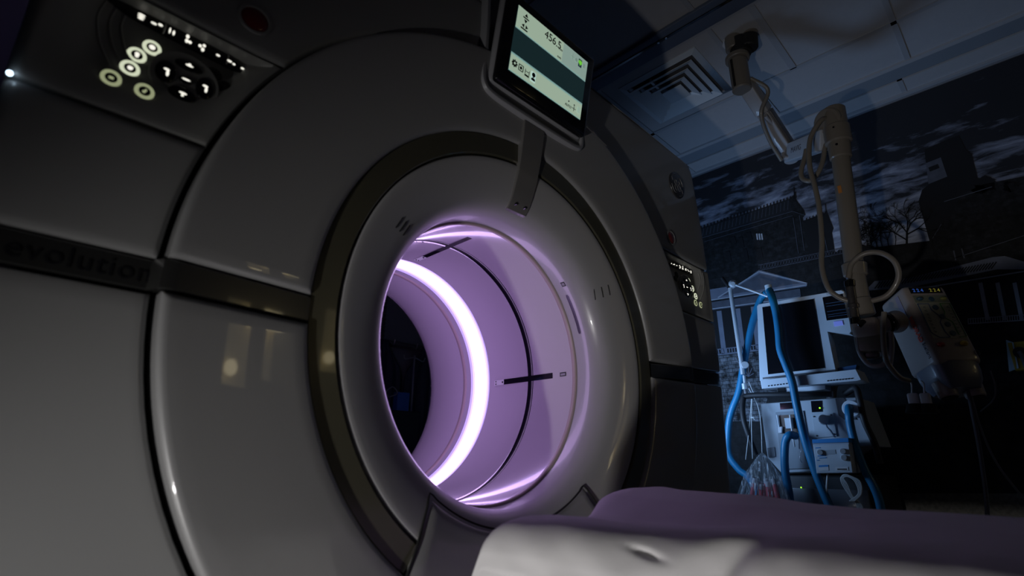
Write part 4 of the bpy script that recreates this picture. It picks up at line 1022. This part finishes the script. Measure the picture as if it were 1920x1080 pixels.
text('MAVIG', 'arm_lettering', greytxt, Ea.lerp(Eb, .36)+nf*.0232, dvec if nf.dot(dvec.cross(Vector((0, 0, 1)))) > 0 else -dvec, (0, 0, 1), .034, br)
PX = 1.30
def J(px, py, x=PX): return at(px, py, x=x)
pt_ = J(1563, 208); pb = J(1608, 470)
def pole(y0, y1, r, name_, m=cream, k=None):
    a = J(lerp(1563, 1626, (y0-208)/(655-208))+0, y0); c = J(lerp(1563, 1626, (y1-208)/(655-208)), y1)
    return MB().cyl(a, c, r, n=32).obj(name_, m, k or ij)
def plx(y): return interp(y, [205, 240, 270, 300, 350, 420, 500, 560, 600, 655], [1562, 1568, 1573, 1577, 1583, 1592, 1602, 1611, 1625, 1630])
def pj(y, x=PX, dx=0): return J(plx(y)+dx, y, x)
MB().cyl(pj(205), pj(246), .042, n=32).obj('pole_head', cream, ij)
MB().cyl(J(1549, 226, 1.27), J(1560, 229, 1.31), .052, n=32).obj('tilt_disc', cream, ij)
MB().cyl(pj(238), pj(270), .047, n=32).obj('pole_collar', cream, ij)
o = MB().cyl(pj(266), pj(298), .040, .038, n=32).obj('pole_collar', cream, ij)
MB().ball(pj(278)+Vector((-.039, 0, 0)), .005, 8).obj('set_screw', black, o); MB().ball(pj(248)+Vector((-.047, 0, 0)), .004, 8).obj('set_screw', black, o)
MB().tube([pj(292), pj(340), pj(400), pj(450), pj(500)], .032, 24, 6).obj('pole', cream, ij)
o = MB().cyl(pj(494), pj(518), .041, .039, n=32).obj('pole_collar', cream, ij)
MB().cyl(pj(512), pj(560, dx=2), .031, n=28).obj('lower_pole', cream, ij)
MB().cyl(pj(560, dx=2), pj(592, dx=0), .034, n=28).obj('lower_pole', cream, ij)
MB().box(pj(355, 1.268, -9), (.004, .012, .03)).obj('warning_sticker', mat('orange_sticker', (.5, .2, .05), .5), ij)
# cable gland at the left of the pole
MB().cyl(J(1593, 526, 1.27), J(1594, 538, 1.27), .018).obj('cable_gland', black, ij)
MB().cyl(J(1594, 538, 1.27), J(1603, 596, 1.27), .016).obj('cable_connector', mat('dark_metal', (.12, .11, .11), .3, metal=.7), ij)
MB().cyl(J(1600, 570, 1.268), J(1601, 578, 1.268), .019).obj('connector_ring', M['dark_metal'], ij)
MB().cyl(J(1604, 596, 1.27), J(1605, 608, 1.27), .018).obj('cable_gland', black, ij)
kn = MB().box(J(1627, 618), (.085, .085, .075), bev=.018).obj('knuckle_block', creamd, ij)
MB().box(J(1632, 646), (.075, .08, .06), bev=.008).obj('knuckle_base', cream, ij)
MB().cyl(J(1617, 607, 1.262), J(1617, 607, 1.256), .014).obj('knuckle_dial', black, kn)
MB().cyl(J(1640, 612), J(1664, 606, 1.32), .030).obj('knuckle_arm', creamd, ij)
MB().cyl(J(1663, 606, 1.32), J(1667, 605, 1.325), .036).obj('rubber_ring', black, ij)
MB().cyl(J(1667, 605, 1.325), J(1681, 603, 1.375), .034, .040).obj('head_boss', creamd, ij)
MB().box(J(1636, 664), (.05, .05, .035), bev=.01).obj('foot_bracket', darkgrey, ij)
# head
HA = Vector((1.383, -.524, 1.361)); W_, D_, L_ = .15, .144, .305
hx = Vector((.688, -.725, .019)).normalized(); hz0 = Vector((.168, .185, .968)).normalized(); hz = (hz0-hx*hz0.dot(hx)).normalized(); hy = hz.cross(hx)
HR = Matrix((hx, hy, hz)).transposed()
def hp(u, v, d=0): return HA+hx*W_*u-hz*L_*v-hy*d      # u,v on the front face
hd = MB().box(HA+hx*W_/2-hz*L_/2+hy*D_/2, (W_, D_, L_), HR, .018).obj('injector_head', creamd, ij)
b = MB()
sect = [(0, 1.0), (.10, .98), (.2, .90), (.28, .74)]
rows = []
for v, sc_ in sect:
    row = []
    for k in range(36):
        a = 2*pi*k/36; cx_, cy_ = cos(a), sin(a); px_ = math.copysign(abs(cx_)**.5, cx_)*W_/2*sc_; py_ = math.copysign(abs(cy_)**.5, cy_)*D_/2*sc_
        row.append(HA+hx*(W_/2+px_)-hz*(L_*(.96+v))+hy*(D_/2+py_+.1*v*0))
    rows.append(row)
rows.append([sum(rows[-1], Vector())/36]*36)
nose = b.grid(rows, True).obj('head_nose', mat('nose_grey', (.12, .13, .17), .4, coat=.2), ij, 50)
for u in (.22, .80):
    c = hp(u, 1.13, -D_*.42); MB().cyl(c, c-hz*.055, .032, .028).obj('syringe_port', creamd, nose)
    MB().cyl(c-hz*.05, c-hz*.058, .024).obj('port_hole', gap, nose)
def hrect(name_, u0, v0, u1, v1, m, d=.001, par=None):
    return MB().box(hp((u0+u1)/2, (v0+v1)/2, d), (W_*abs(u1-u0), .0014, L_*abs(v1-v0)), HR, 0).obj(name_, m, par or hd)
hrect('number_display', .13, .035, .87, .115, black)
nd = M['black_gloss']
blueseg = mat('blue_digit', (.1, .2, .6), .4, em=(.03, .12, .6), es=.35); yelseg = mat('yellow_digit', (.5, .5, .1), .4, em=(.3, .26, .03), es=.28)
text('2 2 4', 'blue_digits', blueseg, hp(.31, .08, .003), hx, hz, .018, hd); text('2 2 4', 'yellow_digits', yelseg, hp(.70, .08, .003), hx, hz, .018, hd)
kp = hrect('key_pad', .13, .15, .90, .70, mat('pad_cream', (.33, .33, .26), .5))
hrect('pad_header', .13, .15, .90, .24, mat('pad_grey_green', (.16, .18, .14), .5), .002, kp)
grl = mat('green_line', (.03, .22, .03), .5); bll = mat('blue_line', (.02, .06, .2), .5)
def hl(name_, pts, m, r=.0011): return MB().tube([hp(u, v, .003) for u, v in pts], r, 6, 1).obj(name_, m, kp)
hl('blue_outline', [(.15, .26), (.40, .26), (.40, .34), (.50, .41), (.56, .43)], bll); hl('blue_outline', [(.15, .26), (.15, .63), (.28, .69), (.50, .69)], bll)
hl('blue_outline', [(.56, .44), (.46, .50), (.46, .62), (.52, .69)], bll)
hl('green_outline', [(.66, .26), (.89, .26), (.89, .68), (.75, .69), (.72, .69)], grl); hl('green_outline', [(.66, .26), (.68, .37), (.62, .42)], grl); hl('green_outline', [(.60, .44), (.74, .50), (.74, .66)], grl)
keyb = mat('dark_blue_key', (.03, .07, .11), .35, coat=.3)
for u, v in ((.52, .20), (.52, .31), (.57, .43), (.60, .53), (.62, .64)): MB().cyl(hp(u, v, .001), hp(u, v, .005), .0095).obj('round_key', keyb, kp)
for u, v, m in ((.25, .195, keyb), (.80, .195, mat('olive_key', (.2, .2, .05), .5))): MB().ball(hp(u, v, .002), (.012, .012, .007), 10).obj('oval_key', m, kp)
for s_, u in ((0, .26), (1, .80)):
    for k in range(8):
        v = .305+k*.045; dr = 1 if k < 4 else -1
        hl('chevron', [(u+.035*dr, v-.012), (u-.02*dr, v), (u+.035*dr, v+.012)], M['small_key_line'] if 'small_key_line' in M else mat('small_key_line', (.10, .16, .16), .5), .0008)
MB().ball(hp(.24, .775, .001), (.020, .012, .009), 12).obj('red_key', redbtn, hd)
MB().ball(hp(.76, .765, .001), (.020, .012, .009), 12).obj('yellow_key', yelbtn, hd)
MB().tube([hp(.93, .88, .002)+hx*.009*cos(a*pi/6)+hz*.009*sin(a*pi/6) for a in range(13)], .001, 6, 1).obj('head_symbol', greytxt, hd)
# lettering on the side face of the head
sO = HA-hx*.0012
text('MEDRAD', 'red_wordmark', redtxt, sO+hy*.026-hz*.165, -hz, -hy, .024, hd, bold=.0008)
text('Stellant', 'grey_wordmark', greytxt, sO+hy*.022-hz*.247, -hz, -hy, .019, hd)
MB().box(sO+hy*.045-hz*.065, (.001, .020, .085), HR).obj('side_label', mat('label_lilac', (.22, .2, .26), .5), hd)
# cables of the injector
MB().tube([J(1549, 222, 1.27), J(1537, 228, 1.25), J(1519, 262, 1.25), J(1518, 310, 1.25), J(1528, 350, 1.25), J(1536, 390, 1.25), J(1541, 450, 1.25), J(1541, 500, 1.25), J(1553, 540, 1.25), J(1572, 557, 1.26), J(1592, 565, 1.27)], .0095, 12).obj('long_cable', cream, ij)
MB().tube([J(1546, 262, 1.31), J(1545, 290, 1.31), J(1537, 318, 1.30), J(1522, 338, 1.30), J(1506, 336, 1.30), J(1502, 322, 1.30), J(1509, 295, 1.31), J(1512, 280, 1.31)], .0095, 12).obj('cable_loop', cream, ij)
MB().tube([J(1591, 522, 1.26), J(1597, 495, 1.26), J(1620, 476, 1.26), J(1650, 474, 1.26), J(1675, 488, 1.26), J(1685, 512, 1.27), J(1679, 535, 1.28), J(1660, 556, 1.29), J(1628, 566, 1.30)], .0095, 12).obj('cable_loop', cream, ij)
MB().tube([J(1605, 608, 1.27), J(1608, 640, 1.27), J(1614, 665, 1.27), J(1630, 684, 1.27), J(1650, 686, 1.27), J(1664, 676, 1.28)], .008, 12).obj('cable_loop', M['arm_grey'], ij)
MB().tube([J(1658, 585, 1.24), J(1656, 615, 1.24), J(1658, 655, 1.24), J(1664, 680, 1.25), J(1685, 706, 1.27), J(1705, 714, 1.30)], .0085, 12).obj('cable_loop', cream, ij)
MB().tube([J(1670, 622, 1.3), J(1672, 650, 1.3), J(1668, 690, 1.3)], .008, 12).obj('cable_loop', M['arm_grey'], ij)
for px_ in (1704, 1727):
    a = J(px_, 714, 1.35)
    cl = MB().tube([a, J(px_+5, 720, 1.35), J(px_+6, 738, 1.35)], .0025, 8).obj('hanging_plug', lblw, ij)
    MB().box(J(px_+9, 750, 1.35), (.022, .030, .045), bev=.006).obj('plug_body', lblw, cl)
    MB().lathe([(.016, -.0), (.024, .055)], (0, 0, 0), n=20) if False else None
    MB().cyl(J(px_+11, 757, 1.35), J(px_+14, 775, 1.35), .022, .030, n=20).obj('plug_shroud', gap, cl)
MB().tube([J(1812, 715, 1.42), J(1825, 780, 1.42), J(1838, 850, 1.42), J(1850, 940, 1.42), J(1852, 1010, 1.42)], .006, 8).obj('tail_cable', darkgrey, ij)
MB().tube([J(1816, 720, 1.42), J(1838, 800, 1.42), J(1870, 870, 1.42), J(1920, 935, 1.42), J(1960, 980, 1.42)], .003, 8).obj('tail_cable', darkgrey, ij)
MB().tube([J(1857, 695, 1.45), J(1866, 725, 1.45), J(1862, 750, 1.45), J(1838, 772, 1.45)], .002, 8).obj('tail_cable', darkgrey, ij)

# ------------------------------------------------------------ wall outlet box
wo = at(1905, 668, x=WX-.05)
ob = thing('outlet_box', tuple(wo), 'yellow power outlet box on the mural wall with a cable plugged in', 'outlet')
b = MB()
P = [at(1886, 637, x=WX-.035), at(1900, 642, x=WX-.06), at(1910, 690, x=WX-.06), at(1892, 697, x=WX-.035)]
b.prism(P, (.02, 0, 0)); b.obj('box_side', mat('outlet_side', (.35, .5, .6), .5), ob)
b = MB(); b.box(wo+Vector((.02, -.06, 0)), (.05, .15, .12), bev=.004); bo = b.obj('box_cover', mat('outlet_yellow', (.45, .33, .03), .5, coat=.2), ob)
c = at(1912, 660, x=WX-.09); MB().cyl(c, c+Vector((.05, 0, 0)), .022).obj('plug', blackm, ob)
MB().tube([c, c+Vector((-.02, -.005, -.05)), c+Vector((0, -.01, -.3)), c+Vector((.02, 0, -1.0))], .008).obj('cable', darkgrey, ob)

# ------------------------------------------------------------ seen through the bore
def K(px, py, y=2.6): return at(px, py, y=y)
p = K(772, 665); q = K(773, 735)
iv = thing('drip_stand', (q.x, 2.6, 0), 'thin steel drip stand in the dark beyond the scanner bore', 'stand')
MB().tube([(q.x, 2.6, .1), (q.x, 2.6, p.z)], .008, 10).obj('pole', mat('dim_steel', (.5, .5, .55), .3, metal=.8), iv)
MB().tube([(q.x-.10, 2.6, p.z-.01), (q.x-.08, 2.6, p.z-.04), (q.x, 2.6, p.z-.02), (q.x+.08, 2.6, p.z-.04), (q.x+.10, 2.6, p.z-.01)], .005, 8).obj('hook_bar', M['dim_steel'], iv)
MB().cyl((q.x, 2.6, .02), (q.x, 2.6, .07), .13, .05).obj('foot', darkgrey, iv)
gown = mat('navy_apron', (.04, .05, .09), .6, var=.3, scale=10)
def apron(cx, top, w_, h, label):
    rows = []
    for i in range(14):
        t_ = i/13; z = top-h*t_; ww = w_*(.22+.78*sstep(0, .3, t_)); rows.append([(cx+ww*(k/20-.5), 2.885+.02*sin(k*1.1+t_*2)*(.3+t_), z) for k in range(21)])
    b = MB(); b.grid(rows); o = b.obj('lead_apron', gown); md = o.modifiers.new('t', 'SOLIDIFY'); md.thickness = .012
    return tag(o, label, 'apron', 'lead aprons on the back wall')
rkz = K(760, 655, 2.8).z+.06
a_ = K(792, 665, 2.88); apron(a_.x+.05, rkz+.01, .42, .95, 'navy lead apron hanging right of the drip stand beyond the bore')
a_ = K(738, 660, 2.88); apron(a_.x-.09, rkz+.01, .34, .85, 'navy lead apron hanging left of the drip stand beyond the bore')
rkz = K(760, 655, 2.8).z+.06
rk = thing('coat_rack', (1.3, 2.97, rkz), 'dim wall rail holding the lead aprons beyond the bore', 'rack')
MB().box((1.35, 2.945, rkz), (1.5, .11, .03), bev=.005).obj('rail', darkgrey, rk)
for k in range(6): MB().tube([(.75+k*.22, 2.90, rkz), (.75+k*.22, 2.84, rkz-.03), (.75+k*.22, 2.82, rkz+.01)], .006, 8).obj('hook', M['dim_steel'], rk)
b = MB(); a_ = K(752, 755, 2.42); b.box(a_, (.10, .06, .14), bev=.006)
mb = b.obj('wipes_box', mat('bright_blue_box', (.02, .12, .45), .5)); tag(mb, 'small bright blue box low in the dark beyond the bore', 'box')
b = MB(); b.box((a_.x-.13, 2.42, (a_.z-.07)/2), (.36, .34, a_.z-.07), bev=.01); cb = b.obj('equipment_trolley', blackm); tag(cb, 'black equipment trolley under the small blue box beyond the bore', 'trolley')
MB().tube([a_+Vector((-.1, 0, .03)), a_+Vector((-.14, -.02, .06)), a_+Vector((-.09, -.02, .10)), a_+Vector((-.05, -.02, .06)), a_+Vector((-.1, 0, .03))], .004, 8).obj('cable_ring', M['dim_steel'], None)
tag(bpy.data.objects['cable_ring'], 'thin pale cable ring beside the blue box beyond the bore', 'cable')
rows = []
sh = thing('blind', (.95, 2.99, 1.75), 'dark slatted blind on the wall beyond the bore', 'blind')
for k in range(12): MB().box((.95, 2.985, 1.72+k*.035), (.9, .02, .03), Matrix.Rotation(rad(25), 3, 'X')).obj('slat', darkgrey, sh)
MB().box((.95, 2.98, 2.10), (.95, .05, .05)).obj('head_rail', darkgrey, sh)
